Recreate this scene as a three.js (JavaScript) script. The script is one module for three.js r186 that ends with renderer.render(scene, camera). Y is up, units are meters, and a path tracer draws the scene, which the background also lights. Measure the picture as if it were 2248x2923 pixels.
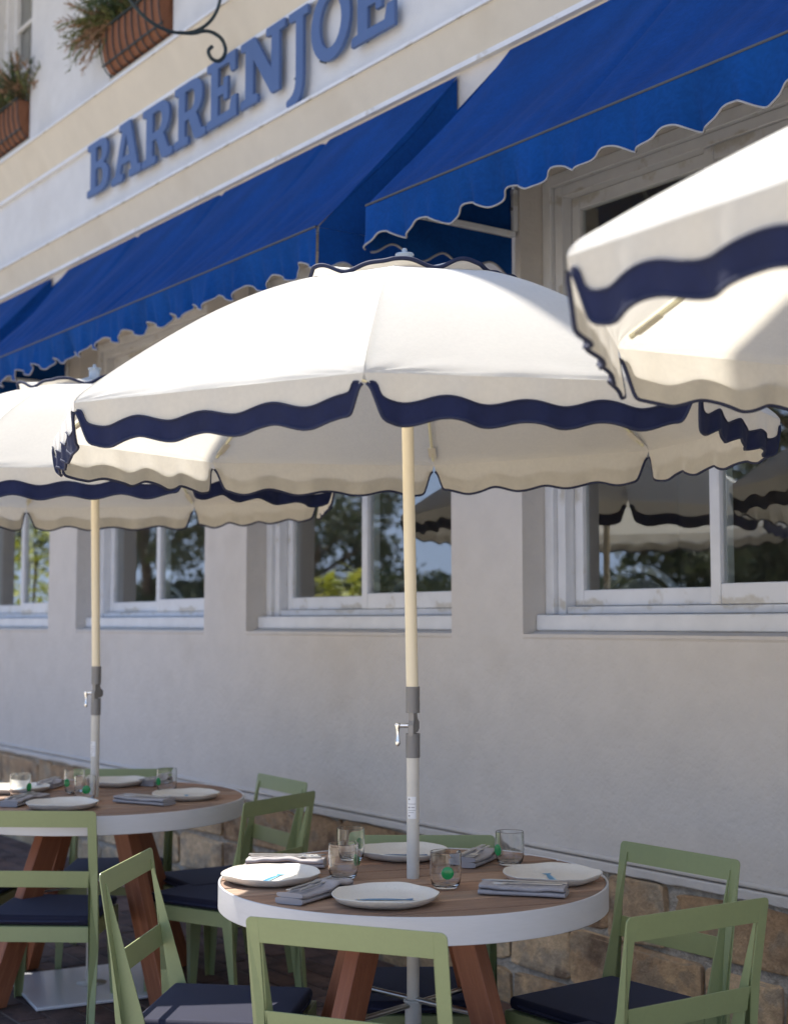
import * as THREE from 'three';
import { mergeGeometries, mergeVertices } from 'three/addons/utils/BufferGeometryUtils.js';
import { RoundedBoxGeometry } from 'three/addons/geometries/RoundedBoxGeometry.js';

// ------------------------------------------------------------------ camera, sky, sun, exposure
const scene = new THREE.Scene();
const camera = new THREE.PerspectiveCamera(39.6, 787 / 1024, 0.05, 400);
const EYE = new THREE.Vector3(0, 1.445, 3.64), AIM = new THREE.Vector3(-0.80765, 0.07727, -0.58458);
camera.position.copy(EYE);
camera.lookAt(EYE.clone().add(AIM));
camera.focus = 3.85;
camera.userData.fStop = 3.2;

const renderer = new THREE.WebGLRenderer({ antialias: true });
renderer.toneMapping = THREE.LinearToneMapping;
renderer.toneMappingExposure = 1.95;
renderer.shadowMap.enabled = true;

const SUN = new THREE.Vector3(-0.645, 1, 0.004).normalize();
{ // clear blue sky, paler towards the horizon
  const W = 256, H = 128, d = new Float32Array(W * H * 4);
  for (let j = 0; j < H; j++) for (let i = 0; i < W; i++) {
    const el = ((j + 0.5) / H - 0.5) * Math.PI, s = Math.max(0, Math.sin(el)), k = (j * W + i) * 4;
    const h = Math.pow(1 - s, 3.2);
    d[k] = 0.17 + 0.33 * h; d[k + 1] = 0.285 + 0.335 * h; d[k + 2] = 0.55 + 0.30 * h; d[k + 3] = 1;
  }
  const t = new THREE.DataTexture(d, W, H, THREE.RGBAFormat, THREE.FloatType);
  t.mapping = THREE.EquirectangularReflectionMapping; t.magFilter = THREE.LinearFilter; t.needsUpdate = true;
  scene.background = t; scene.environment = t;
}
const sun = new THREE.DirectionalLight(new THREE.Color(1, 0.95, 0.87), 4.9);
sun.name = 'sun';
sun.position.copy(SUN).multiplyScalar(40).add(new THREE.Vector3(-5, 0, 1));
sun.target.position.set(-5, 0, 1);
sun.castShadow = true;
Object.assign(sun.shadow.camera, { left: -25, right: 25, top: 25, bottom: -25, near: 1, far: 120 });
sun.shadow.mapSize.set(4096, 4096);
scene.add(sun, sun.target);

// ------------------------------------------------------------------ helpers
let seed = 7;
const rnd = () => { seed = (seed + 0x6d2b79f5) | 0; let t = Math.imul(seed ^ (seed >>> 15), 1 | seed); t = (t + Math.imul(t ^ (t >>> 7), 61 | t)) ^ t; return ((t ^ (t >>> 14)) >>> 0) / 4294967296; };
const rr = (a, b) => a + (b - a) * rnd();
const lerp = (a, b, t) => a + (b - a) * t;
const V = (x, y, z) => new THREE.Vector3(x, y, z);
const taken = {};
function numbered(n) { const k = taken[n] ?? 0; taken[n] = k + 1; return k ? n + '_' + String(k).padStart(3, '0') : n; }
function thing(name, label, category, [x, y, z] = [0, 0, 0], turn = 0, group) {
  const o = new THREE.Group(); o.name = numbered(name); scene.add(o);
  o.position.set(x, y, z); o.rotation.y = turn; o.userData = { label, category };
  if (group) o.userData.group = group;
  return o;
}
function dup(src, label, [x, y, z], turn, group) {
  const o = src.clone(); o.name = numbered(src.name.replace(/_\d{3}$/, '')); scene.add(o);
  o.position.set(x, y, z); o.rotation.set(0, turn, 0); o.userData = { ...src.userData, label };
  if (group) o.userData.group = group;
  return o;
}
function part(name, geo, mat, parent) { const m = new THREE.Mesh(geo, mat); m.name = name; parent.add(m); return m; }
function sub(name, parent) { const g = new THREE.Group(); g.name = name; parent.add(g); return g; }
const clean = (g) => { const o = g.index ? g.toNonIndexed() : g.clone(); for (const k of Object.keys(o.attributes)) if (!['position', 'normal', 'uv'].includes(k)) o.deleteAttribute(k); if (!o.attributes.uv) o.setAttribute('uv', new THREE.BufferAttribute(new Float32Array(o.attributes.position.count * 2), 2)); return o; };
const merge = (gs) => mergeGeometries(gs.map(clean));
// uv in metres taken from each face's own plane
function uvm(g, along = 'x') {
  const o = clean(g), p = o.attributes.position, uv = o.attributes.uv, a = V(), b = V(), c = V(), n = V();
  for (let i = 0; i < p.count; i += 3) {
    a.fromBufferAttribute(p, i); b.fromBufferAttribute(p, i + 1); c.fromBufferAttribute(p, i + 2);
    n.crossVectors(b.clone().sub(a), c.clone().sub(a)); const nx = Math.abs(n.x), ny = Math.abs(n.y), nz = Math.abs(n.z);
    for (let k = 0; k < 3; k++) {
      const q = [a, b, c][k]; let u, v;
      if (ny >= nx && ny >= nz) { u = q.x; v = q.z; } else if (nx >= nz) { u = q.z; v = q.y; } else { u = q.x; v = q.y; }
      if (along === 'y' && ny < Math.max(nx, nz)) [u, v] = [v, u];
      if (along === 'z') [u, v] = ny >= nx && ny >= nz ? [q.z, q.x] : nx >= nz ? [q.z, q.y] : [q.y, q.x];
      uv.setXY(i + k, u, v);
    }
  }
  return o;
}
const box = (w, h, d, x = 0, y = 0, z = 0) => new THREE.BoxGeometry(w, h, d).translate(x, y, z);
const rbox = (w, h, d, r, x = 0, y = 0, z = 0, s = 2) => new RoundedBoxGeometry(w, h, d, s, Math.min(r, w / 2.05, h / 2.05, d / 2.05)).translate(x, y, z);
const span = (x0, x1, y0, y1, z0, z1) => box(x1 - x0, y1 - y0, z1 - z0, (x0 + x1) / 2, (y0 + y1) / 2, (z0 + z1) / 2);
const rspan = (x0, x1, y0, y1, z0, z1, r = 0.004) => rbox(x1 - x0, y1 - y0, z1 - z0, r, (x0 + x1) / 2, (y0 + y1) / 2, (z0 + z1) / 2);
const tube = (pts, r, seg = 24, rad = 8, closed = false) => new THREE.TubeGeometry(new THREE.CatmullRomCurve3(pts, closed, 'centripetal'), seg, r, rad, closed);
function rod(a, b, r0, r1 = r0, n = 12) {
  const d = b.clone().sub(a), L = d.length(), g = new THREE.CylinderGeometry(r1, r0, L, n);
  g.applyQuaternion(new THREE.Quaternion().setFromUnitVectors(V(0, 1, 0), d.normalize())); const m = a.clone().add(b).multiplyScalar(0.5);
  return g.translate(m.x, m.y, m.z);
}
function grid(nu, nv, f, uvf) { // f(u,v) -> Vector3
  const pos = [], uv = [], idx = [];
  for (let j = 0; j <= nv; j++) for (let i = 0; i <= nu; i++) { const p = f(i / nu, j / nv, i, j); pos.push(p.x, p.y, p.z); const t = uvf ? uvf(i / nu, j / nv) : [i / nu, j / nv]; uv.push(t[0], t[1]); }
  for (let j = 0; j < nv; j++) for (let i = 0; i < nu; i++) { const a = j * (nu + 1) + i, b = a + 1, c = a + nu + 1, d = c + 1; idx.push(a, b, d, a, d, c); }
  const g = new THREE.BufferGeometry(); g.setAttribute('position', new THREE.Float32BufferAttribute(pos, 3)); g.setAttribute('uv', new THREE.Float32BufferAttribute(uv, 2)); g.setIndex(idx); g.computeVertexNormals();
  return g;
}
// tileable value noise
function noiseMaker(s0) {
  let s = s0; const R = () => { s = (s * 1664525 + 1013904223) >>> 0; return s / 4294967296; };
  const T = new Float32Array(65536).map(() => R());
  const at = (x, y, P) => T[(((y % P) + P) % P) * 256 + (((x % P) + P) % P)];
  const n = (x, y, P) => { const xi = Math.floor(x), yi = Math.floor(y), fx = x - xi, fy = y - yi, sx = fx * fx * (3 - 2 * fx), sy = fy * fy * (3 - 2 * fy); return lerp(lerp(at(xi, yi, P), at(xi + 1, yi, P), sx), lerp(at(xi, yi + 1, P), at(xi + 1, yi + 1, P), sx), sy); };
  return (u, v, p, oct = 4, gain = 0.5) => { let a = 1, t = 0, w = 0, P = p; for (let i = 0; i < oct; i++) { t += a * n(u * P, v * P, P); w += a; a *= gain; P = Math.min(256, P * 2); } return t / w; };
}
const N1 = noiseMaker(11), N2 = noiseMaker(29), N3 = noiseMaker(53);
function tex(w, h, f, size, srgb = true) { // f(u,v)->[r,g,b] 0..1 ; size = metres covered
  const d = new Uint8Array(w * h * 4);
  for (let j = 0; j < h; j++) for (let i = 0; i < w; i++) { const c = f((i + 0.5) / w, (j + 0.5) / h), k = (j * w + i) * 4; for (let q = 0; q < 3; q++) d[k + q] = Math.max(0, Math.min(255, Math.round(255 * (Array.isArray(c) ? c[q] : c)))); d[k + 3] = 255; }
  const t = new THREE.DataTexture(d, w, h); t.wrapS = t.wrapT = THREE.RepeatWrapping; t.magFilter = THREE.LinearFilter; t.minFilter = THREE.LinearMipmapLinearFilter; t.generateMipmaps = true;
  if (srgb) t.colorSpace = THREE.SRGBColorSpace; if (size) t.repeat.set(1 / size[0], 1 / size[1]); t.needsUpdate = true; return t;
}
const mix3 = (a, b, t) => a.map((x, i) => lerp(x, b[i], t));
const sstep = (a, b, x) => { const t = Math.max(0, Math.min(1, (x - a) / (b - a))); return t * t * (3 - 2 * t); };
const lin = (r, g, b) => new THREE.Color().setRGB(r, g, b);
const S = (o) => new THREE.MeshStandardMaterial({ roughness: 0.8, ...o, side: THREE.DoubleSide });
const P = (o) => new THREE.MeshPhysicalMaterial({ roughness: 0.8, ...o, side: THREE.DoubleSide });

// ------------------------------------------------------------------ textures and materials
const tPlaster = tex(512, 512, (u, v) => { const a = N1(u, v, 4, 5), b = N2(u, v, 32, 3), c = sstep(0.58, 0.75, N3(u, v, 6, 5)); const k = 0.94 + 0.045 * (a - 0.5) + 0.04 * (b - 0.5); return mix3([k, k, k * 0.995], [k * 0.95, k * 0.94, k * 0.92], 0.4 * c); }, [2.6, 2.6]);
const tPlasterB = tex(512, 512, (u, v) => 0.5 * N1(u, v, 8, 4) + 0.5 * N2(u, v, 64, 3, 0.7), [1.3, 1.3], false);
const tCloth = tex(256, 256, (u, v) => { const k = 0.97 + 0.025 * (N1(u, v, 5, 5) - 0.5) + 0.03 * (N2(u, v, 96, 2) - 0.5); return [k, k, k]; }, [0.7, 0.7]);
const tWeave = tex(256, 256, (u, v) => 0.5 + 0.22 * Math.sin(u * 2 * Math.PI * 64) * Math.cos(v * 2 * Math.PI * 64) + 0.35 * (N1(u, v, 48, 2) - 0.5), [0.11, 0.11], false);
const tAwning = tex(256, 256, (u, v) => { const k = 0.9 + 0.18 * (N1(u, v, 6, 5) - 0.5) + 0.12 * (N2(u, v, 96, 2) - 0.5); return [k, k, k]; }, [0.9, 0.9]);
const woodTex = (c0, c1, c2, size, knots) => tex(512, 256, (u, v) => {
  const w = v + 0.03 * (N1(u, v, 3, 3) - 0.5), g = N2(u, (w * 9) % 1, 4, 5, 0.6), f = N3((u * 2) % 1, (w * 24) % 1, 8, 4, 0.7), s = sstep(0.5, 0.72, N1(u, (w * 5) % 1, 3, 4));
  let c = mix3(c0, c1, sstep(0.3, 0.7, g)); c = mix3(c, c2, 0.45 * s + 0.35 * sstep(0.58, 0.8, f) * knots); return c;
}, size);
const tTeak = woodTex([0.71, 0.585, 0.485], [0.625, 0.505, 0.415], [0.51, 0.45, 0.40], [1.0, 0.42], 1);
const tLeg = woodTex([0.66, 0.42, 0.29], [0.57, 0.345, 0.23], [0.49, 0.285, 0.185], [0.8, 0.35], 0.6);
const tWoodB = tex(256, 256, (u, v) => N3(u, (v * 8) % 1, 16, 4, 0.7), [0.6, 0.25], false);
const tStone = tex(512, 512, (u, v) => { const a = N1(u, v, 4, 6), b = N2(u, v, 10, 5), c = N3(u, v, 48, 3, 0.7); let k = mix3([0.79, 0.685, 0.55], [0.67, 0.565, 0.45], sstep(0.35, 0.65, a)); k = mix3(k, [0.62, 0.57, 0.50], 0.7 * sstep(0.52, 0.7, b)); k = mix3(k, [0.38, 0.30, 0.24], 0.6 * sstep(0.6, 0.76, N3(u, v, 7, 5))); return k.map((x) => x * (0.85 + 0.3 * c)); }, [0.9, 0.9]);
const tStoneB = tex(512, 512, (u, v) => 0.6 * N1(u, v, 10, 5, 0.6) + 0.4 * N2(u, v, 60, 3, 0.7), [0.6, 0.6], false);
const tMortar = tex(256, 256, (u, v) => { const k = 0.66 + 0.3 * (N2(u, v, 24, 4, 0.7) - 0.5); return [k, k * 0.95, k * 0.87]; }, [0.5, 0.5]);
const tPaver = tex(512, 512, (u, v) => { const a = N1(u, v, 6, 5), b = N2(u, v, 50, 3, 0.7); const k = mix3([0.40, 0.31, 0.275], [0.30, 0.235, 0.215], sstep(0.35, 0.65, a)); return k.map((x) => x * (0.82 + 0.36 * b)); }, [0.8, 0.8]);
const tConc = tex(512, 512, (u, v) => { const k = 0.75 + 0.12 * (N1(u, v, 6, 5) - 0.5) + 0.12 * (N2(u, v, 80, 2) - 0.5); return [k, k * 0.935, k * 0.83]; }, [4, 4]);
const tPaint = tex(256, 256, (u, v) => { const k = 0.95 + 0.07 * (N2(u, v, 12, 4) - 0.5); return mix3([k, k, k], [k * 0.85, k * 0.82, k * 0.76], 0.8 * sstep(0.66, 0.8, N1(u, v, 9, 5))); }, [0.8, 0.8]);
const tCoat = tex(256, 256, (u, v) => { const k = 0.965 + 0.03 * (N2(u, v, 12, 4) - 0.5) + 0.025 * (N1(u, v, 90, 2) - 0.5); return [k, k, k]; }, [0.5, 0.5]);
const tCeramic = tex(256, 256, (u, v) => { const k = 0.95 + 0.05 * (N1(u, v, 6, 4) - 0.5) - 0.06 * sstep(0.8, 0.9, N2(u, v, 120, 1)); return [k, k * 0.985, k * 0.95]; }, [0.2, 0.2]);
const tLinen = tex(256, 256, (u, v) => { const k = 0.9 + 0.1 * (N1(u, v, 8, 4) - 0.5) + 0.14 * (N2(u, v, 90, 2) - 0.5); return [k, k * 0.99, k * 0.985]; }, [0.25, 0.25]);

const M = {
  upperWall: S({ color: lin(0.69, 0.685, 0.68), map: tPlaster, bumpMap: tPlasterB, bumpScale: 0.004, roughness: 0.92 }),
  wall: S({ color: lin(0.69, 0.64, 0.585), map: tPlaster, bumpMap: tPlasterB, bumpScale: 0.006, roughness: 0.92 }),
  cream: S({ color: lin(0.68, 0.615, 0.50), map: tPlaster, bumpMap: tPlasterB, bumpScale: 0.002, roughness: 0.9 }),
  white: S({ color: lin(0.76, 0.76, 0.76), map: tPaint, roughness: 0.5 }),
  stone: [0, 1, 2, 3].map((k) => S({ color: lin(...[[1, 0.97, 0.92], [0.88, 0.81, 0.72], [1, 1, 0.96], [0.8, 0.76, 0.70]][k]), map: tStone, bumpMap: tStoneB, bumpScale: 0.011, roughness: 0.95 })),
  mortar: S({ map: tMortar, bumpMap: tStoneB, bumpScale: 0.02, roughness: 0.95 }),
  paver: [0, 1, 2].map((k) => S({ color: lin(...[[1, 1, 1], [0.78, 0.74, 0.74], [1.0, 0.9, 0.82]][k]), map: tPaver, bumpMap: tStoneB, bumpScale: 0.006, roughness: 0.85 })),
  sand: S({ color: lin(0.16, 0.13, 0.11), roughness: 1 }),
  conc: S({ map: tConc, roughness: 0.9 }),
  awning: P({ color: lin(0.005, 0.064, 0.262), map: tAwning, bumpMap: tWeave, bumpScale: 0.0004, roughness: 0.95, specularIntensity: 0.3 }),
  binding: S({ color: lin(0.34, 0.33, 0.33), roughness: 0.8 }),
  rope: S({ color: lin(0.07, 0.075, 0.09), roughness: 0.7 }),
  canvas: P({ color: lin(0.83, 0.78, 0.675), map: tCloth, bumpMap: tWeave, bumpScale: 0.0004, roughness: 1, transmission: 0.46 }),
  navyTrim: S({ color: lin(0.008, 0.014, 0.062), map: tAwning, bumpMap: tWeave, bumpScale: 0.0005, roughness: 0.9 }),
  piping: S({ color: lin(0.016, 0.021, 0.055), roughness: 0.8 }),
  poleCream: P({ color: lin(0.80, 0.70, 0.50), roughness: 0.4, clearcoat: 0.2 }),
  poleWhite: P({ color: lin(0.64, 0.60, 0.52), map: tCoat, roughness: 0.42 }),
  rib: S({ color: lin(0.66, 0.63, 0.45), roughness: 0.5 }),
  cast: S({ color: lin(0.26, 0.25, 0.24), roughness: 0.5, metalness: 0.75, bumpMap: tStoneB, bumpScale: 0.002 }),
  chrome: S({ color: lin(0.8, 0.8, 0.8), roughness: 0.18, metalness: 1 }),
  plate: S({ color: lin(0.8, 0.8, 0.82), roughness: 0.35, metalness: 0.3 }),
  steel: S({ color: lin(0.55, 0.54, 0.52), roughness: 0.28, metalness: 1 }),
  clearPlastic: P({ color: lin(0.85, 0.9, 0.92), roughness: 0.25, transmission: 0.6 }),
  rim: S({ color: lin(0.66, 0.65, 0.64), map: tCoat, roughness: 0.38 }),
  teak: [0, 1, 2].map((k) => S({ color: lin(...[[1, 0.98, 0.95], [0.72, 0.68, 0.66], [1.0, 0.86, 0.76]][k]), map: tTeak, bumpMap: tWoodB, bumpScale: 0.0025, roughness: 0.62 })),
  leg: S({ map: tLeg, bumpMap: tWoodB, bumpScale: 0.0015, roughness: 0.5 }),
  green: S({ color: lin(0.285, 0.33, 0.15), map: tCoat, roughness: 0.42 }),
  cushion: P({ color: lin(0.010, 0.011, 0.034), map: tLinen, bumpMap: tWeave, bumpScale: 0.0006, roughness: 0.9, sheen: 0.9, sheenRoughness: 0.5, sheenColor: lin(0.3, 0.31, 0.46) }),
  ceramic: S({ color: lin(0.83, 0.80, 0.755), map: tCeramic, roughness: 0.4 }),
  linen: S({ color: lin(0.47, 0.445, 0.445), map: tLinen, bumpMap: tWeave, bumpScale: 0.0008, roughness: 0.95 }),
  glass: P({ color: lin(0.985, 0.995, 0.99), roughness: 0.0, transmission: 1, thickness: 0.01, ior: 1.46 }),
  greenGlass: P({ color: lin(0.03, 0.36, 0.10), roughness: 0.1, transmission: 0.35, thickness: 0.005, ior: 1.5 }),
  pane: P({ color: lin(0.93, 0.96, 0.95), roughness: 0, transmission: 1, thickness: 0, ior: 2.15 }),
  letter: S({ color: lin(0.075, 0.13, 0.28), map: tCoat, roughness: 0.55 }),
  iron: S({ color: lin(0.025, 0.04, 0.045), roughness: 0.55, metalness: 0.3 }),
  coir: S({ color: lin(0.27, 0.115, 0.06), map: tLinen, bumpMap: tStoneB, bumpScale: 0.02, roughness: 1 }),
  soil: S({ color: lin(0.05, 0.035, 0.025), roughness: 1 }),
  foliage: [P({ color: lin(0.17, 0.18, 0.05), roughness: 0.8, transmission: 0.25 }), P({ color: lin(0.36, 0.22, 0.12), roughness: 0.8, transmission: 0.2 }), P({ color: lin(0.045, 0.08, 0.02), roughness: 0.8, transmission: 0.25 })],
  lime: P({ color: lin(0.55, 0.58, 0.06), roughness: 0.6, transmission: 0.35 }),
  treeLeaf: P({ color: lin(0.06, 0.085, 0.03), roughness: 0.8, transmission: 0.3 }),
  bark: S({ color: lin(0.13, 0.095, 0.07), roughness: 1 }),
  rattan: S({ color: lin(0.78, 0.75, 0.70), map: tLinen, roughness: 0.6 }),
  weave: S({ color: lin(0.50, 0.48, 0.46), map: tLinen, bumpMap: tWeave, bumpScale: 0.002, roughness: 0.8 }),
  roomWall: S({ color: lin(0.42, 0.34, 0.27), roughness: 0.9 }),
  roomFloor: S({ color: lin(0.14, 0.09, 0.06), roughness: 0.5 }),
  roofTin: S({ color: lin(0.30, 0.31, 0.32), roughness: 0.6 }),
  stem: S({ color: lin(0.45, 0.5, 0.4), roughness: 0.6 }),
};

// ------------------------------------------------------------------ ground
const ground = part('ground', uvm(new THREE.PlaneGeometry(300, 300).rotateX(-Math.PI / 2).translate(0, -0.02, 100)), M.conc, scene);
ground.userData.kind = 'structure';
const paving = new THREE.Group(); paving.name = 'pavement'; paving.userData.kind = 'structure'; scene.add(paving);
part('sand_bed', uvm(span(-13, 1.2, -0.018, -0.006, 0.02, 2.62)), M.sand, paving);
{
  const bl = 0.23, bw = 0.115, j = 0.007, geos = [], all = [];
  for (let k = 0; k < 4; k++) { const g = new RoundedBoxGeometry(bl - j, 0.05, bw - j, 1, 0.004), p = g.attributes.position; for (let i = 0; i < p.count; i++) p.setY(i, p.getY(i) + (rnd() - 0.5) * 0.0012); g.computeVertexNormals(); geos.push(uvm(g.translate(k * 0.31, 0, k * 0.17)).translate(-k * 0.31, 0, -k * 0.17)); }
  const cam = camera.clone(); cam.aspect = 787 / 1024; cam.updateProjectionMatrix(); cam.updateMatrixWorld(true);
  for (let r = 0; r < 22; r++) for (let c = 0; c < 62; c++) {
    const x = -12.9 + c * bl + (r % 2) * bl / 2, z = 0.09 + r * bw; if (x > 1.05) continue;
    const q = V(x, 0, z).project(cam), inside = q.z < 1 && Math.abs(q.x) < 1.05 && q.y > -1.08;
    all.push({ x, z, y: -0.0275 + (rnd() - 0.5) * 0.004, t: (rnd() - 0.5) * 0.02, g: Math.floor(rnd() * 4), m: Math.floor(rnd() * 3), d: inside ? EYE.distanceTo(V(x, 0, z)) : 1e3 + rnd() });
  }
  all.sort((a, b) => a.d - b.d);
  const rest = [[], [], []];
  all.forEach((b, i) => {
    if (i < 300) { const m = part('brick', geos[b.g], M.paver[b.m], paving); m.position.set(b.x, b.y, b.z); m.rotation.y = b.t; } else rest[b.m].push(geos[b.g].clone().rotateY(b.t).translate(b.x, b.y, b.z));
  });
  rest.forEach((gs, k) => { if (gs.length) part('bricks', mergeGeometries(gs), M.paver[k], paving).userData.kind = 'stuff'; });
}

// ------------------------------------------------------------------ building
const bld = thing('restaurant_building', 'white rendered two storey restaurant building with sandstone plinth', 'building');
const WIN = [-10.57, -8.44, -6.31, -4.18, -2.05], WW = 1.685, WY0 = 1.40, WY1 = 3.22; // ground floor openings
const UPW = [-10.24, -8.06, -5.88], UW = 0.86, UY0 = 4.78, UY1 = 6.35;
const WALL0 = -16, WALL1 = 2.2, LIP = 0.6;
{
  const face = (y0, y1, holes, m) => {
    const s = new THREE.Shape([[WALL0, y0], [WALL1, y0], [WALL1, y1], [WALL0, y1]].map((p) => new THREE.Vector2(...p)));
    for (const [x, y, w, h] of holes) s.holes.push(new THREE.Path([[x, y], [x, y + h], [x + w, y + h], [x + w, y]].map((p) => new THREE.Vector2(...p))));
    part('wall', uvm(new THREE.ExtrudeGeometry(s, { depth: 0.32, bevelEnabled: false }).translate(0, 0, -0.32)), m, bld);
  };
  face(LIP, 3.85, WIN.map((x) => [x, WY0, WW, WY1 - WY0]), M.wall);
  face(3.8501, 6.62, UPW.map((x) => [x, UY0, UW, UY1 - UY0]), M.upperWall);
  // render lip over the plinth with its broken lower edge
  const n = 700, f = (x) => LIP - 0.036 - 0.010 * (N1((x / 9 + 8) % 1, 0.3, 64, 3) - 0.5) - 0.022 * Math.max(0, N2((x / 5 + 8) % 1, 0.7, 48, 3, 0.6) - 0.55);
  const pts = [new THREE.Vector2(WALL0, LIP - 0.012), new THREE.Vector2(WALL1, LIP - 0.012)];
  for (let i = n; i >= 0; i--) { const x = lerp(WALL0, WALL1, i / n); pts.push(new THREE.Vector2(x, f(x))); }
  part('render_lip', uvm(new THREE.ExtrudeGeometry(new THREE.Shape(pts), { depth: 0.05, bevelEnabled: true, bevelSize: 0.004, bevelThickness: 0.004, bevelSegments: 1 }).translate(0, 0, -0.035)), M.wall, bld);
  part('groove', span(WALL0, WALL1, LIP - 0.02, LIP + 0.004, -0.05, -0.012), M.wall, bld);
  // bead just above the groove
  part('bead', uvm(tube([V(WALL0, LIP + 0.006, 0.001), V(-7, LIP + 0.006, 0.001), V(WALL1, LIP + 0.006, 0.001)], 0.011, 60, 8)), M.wall, bld);
  // cornices: a cream sloping soffit between two white fillets
  for (const [y, d, w] of [[4.475, 0.12, 0.20], [3.775, 0.08, 0.155]]) {
    const prof = (a) => { const sh = new THREE.Shape(a.map((p) => new THREE.Vector2(...p))); return uvm(new THREE.ExtrudeGeometry(sh, { depth: WALL1 - WALL0, bevelEnabled: false }).rotateY(-Math.PI / 2).translate(WALL1, 0, 0).scale(1, 1, 1)); };
    const fix = (g) => { const p = g.attributes.position; return g; };
    part('cornice', fix(prof([[-0.02, y], [0.022, y], [d, y + w], [-0.02, y + w]])), M.cream, bld);
    part('cornice_fillet', fix(prof([[-0.02, y + w + 0.001], [d + 0.012, y + w + 0.001], [d + 0.012, y + w + 0.016], [d - 0.01, y + w + 0.024], [0.0, y + w + 0.075], [-0.02, y + w + 0.075]])), M.white, bld);
    part('cornice_fillet', fix(prof([[-0.02, y - 0.024], [0.03, y - 0.024], [0.03, y - 0.001], [-0.02, y - 0.001]])), M.white, bld);
  }
  // roof with a deep eave
  part('roof', uvm(merge([span(WALL0 - 0.6, WALL1 + 0.6, 6.62, 6.74, -6.2, 1.40)])), M.roofTin, bld);
  part('gutter', uvm(tube([V(WALL0 - 0.6, 6.70, 1.31), V(-6, 6.70, 1.31), V(WALL1 + 0.6, 6.70, 1.31)], 0.07, 30, 10)), M.roofTin, bld);
  // room behind the windows
  part('room_floor', uvm(span(WALL0, WALL1, 0.62, 0.70, -6, -0.33)), M.roomFloor, bld);
  part('room_ceiling', uvm(span(WALL0, WALL1, 3.5, 3.6, -6, -0.33)), M.roomWall, bld);
  part('room_wall', uvm(span(WALL0, WALL1, 0.02, 6.6, -6.2, -6.02)), M.roomWall, bld);
  for (const x of [WALL0 + 0.1, -9.0, WALL1 - 0.1]) part('room_wall', uvm(span(x - 0.08, x + 0.08, 0.72, 3.49, -6, -0.34)), M.roomWall, bld);
  for (const x of [WALL0 + 0.1, WALL1 - 0.1]) part('end_wall', uvm(span(x - 0.1, x + 0.1, 3.62, 6.6, -6, -0.34)), M.wall, bld);
}
{ // sandstone plinth, every stone its own piece
  const pl = sub('stone_plinth', bld);
  part('mortar', uvm(span(WALL0, WALL1, -0.06, 0.562, -0.3, -0.012)), M.mortar, pl);
  const base = [];
  for (let k = 0; k < 8; k++) {
    const g = new RoundedBoxGeometry(1, 1, 1, 3, 0.12), p = g.attributes.position, o = rnd();
    const m = mergeVertices((() => { const q = g.clone(); q.deleteAttribute('normal'); q.deleteAttribute('uv'); return q; })()), mp = m.attributes.position;
    for (let i = 0; i < mp.count; i++) { const x = mp.getX(i), y = mp.getY(i), z = mp.getZ(i); const nn = N1((x * 0.4 + o + 2) % 1, (y * 0.4 + 2) % 1, 8, 3) - 0.5; mp.setXYZ(i, x * (1 + 0.05 * (N2((y * .5 + o + 2) % 1, (z + 2) % 1, 6, 2) - 0.5)), y * (1 + 0.3 * (N2((x * .5 + o + 2) % 1, 0.2, 8, 2) - 0.5)), z + 0.9 * nn * (z > 0 ? 1 : 0)); }
    m.computeVertexNormals(); m.setAttribute('uv', new THREE.Float32BufferAttribute(new Float32Array(mp.count * 2), 2)); base.push(m);
  }
  let y1 = 0.556;
  for (const h of [0.225, 0.2, 0.19]) {
    let x = -12.6 + rnd() * 0.3;
    while (x < 0.3) {
      const w = rr(0.2, 0.66), g = uvm(base[Math.floor(rnd() * 8)].clone().scale(w - rr(0.014, 0.03), h - rr(0.014, 0.045), 0.07).translate(x + w / 2, y1 - h / 2, -0.03)).translate(-x - w / 2, -y1 + h / 2, 0);
      const o = part('stone', g, M.stone[Math.floor(rnd() * 4)], pl); o.position.set(x + w / 2, y1 - h / 2, rr(-0.008, 0.012)); o.rotation.z = rr(-0.03, 0.03); x += w;
    }
    y1 -= h;
  }
}
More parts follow.
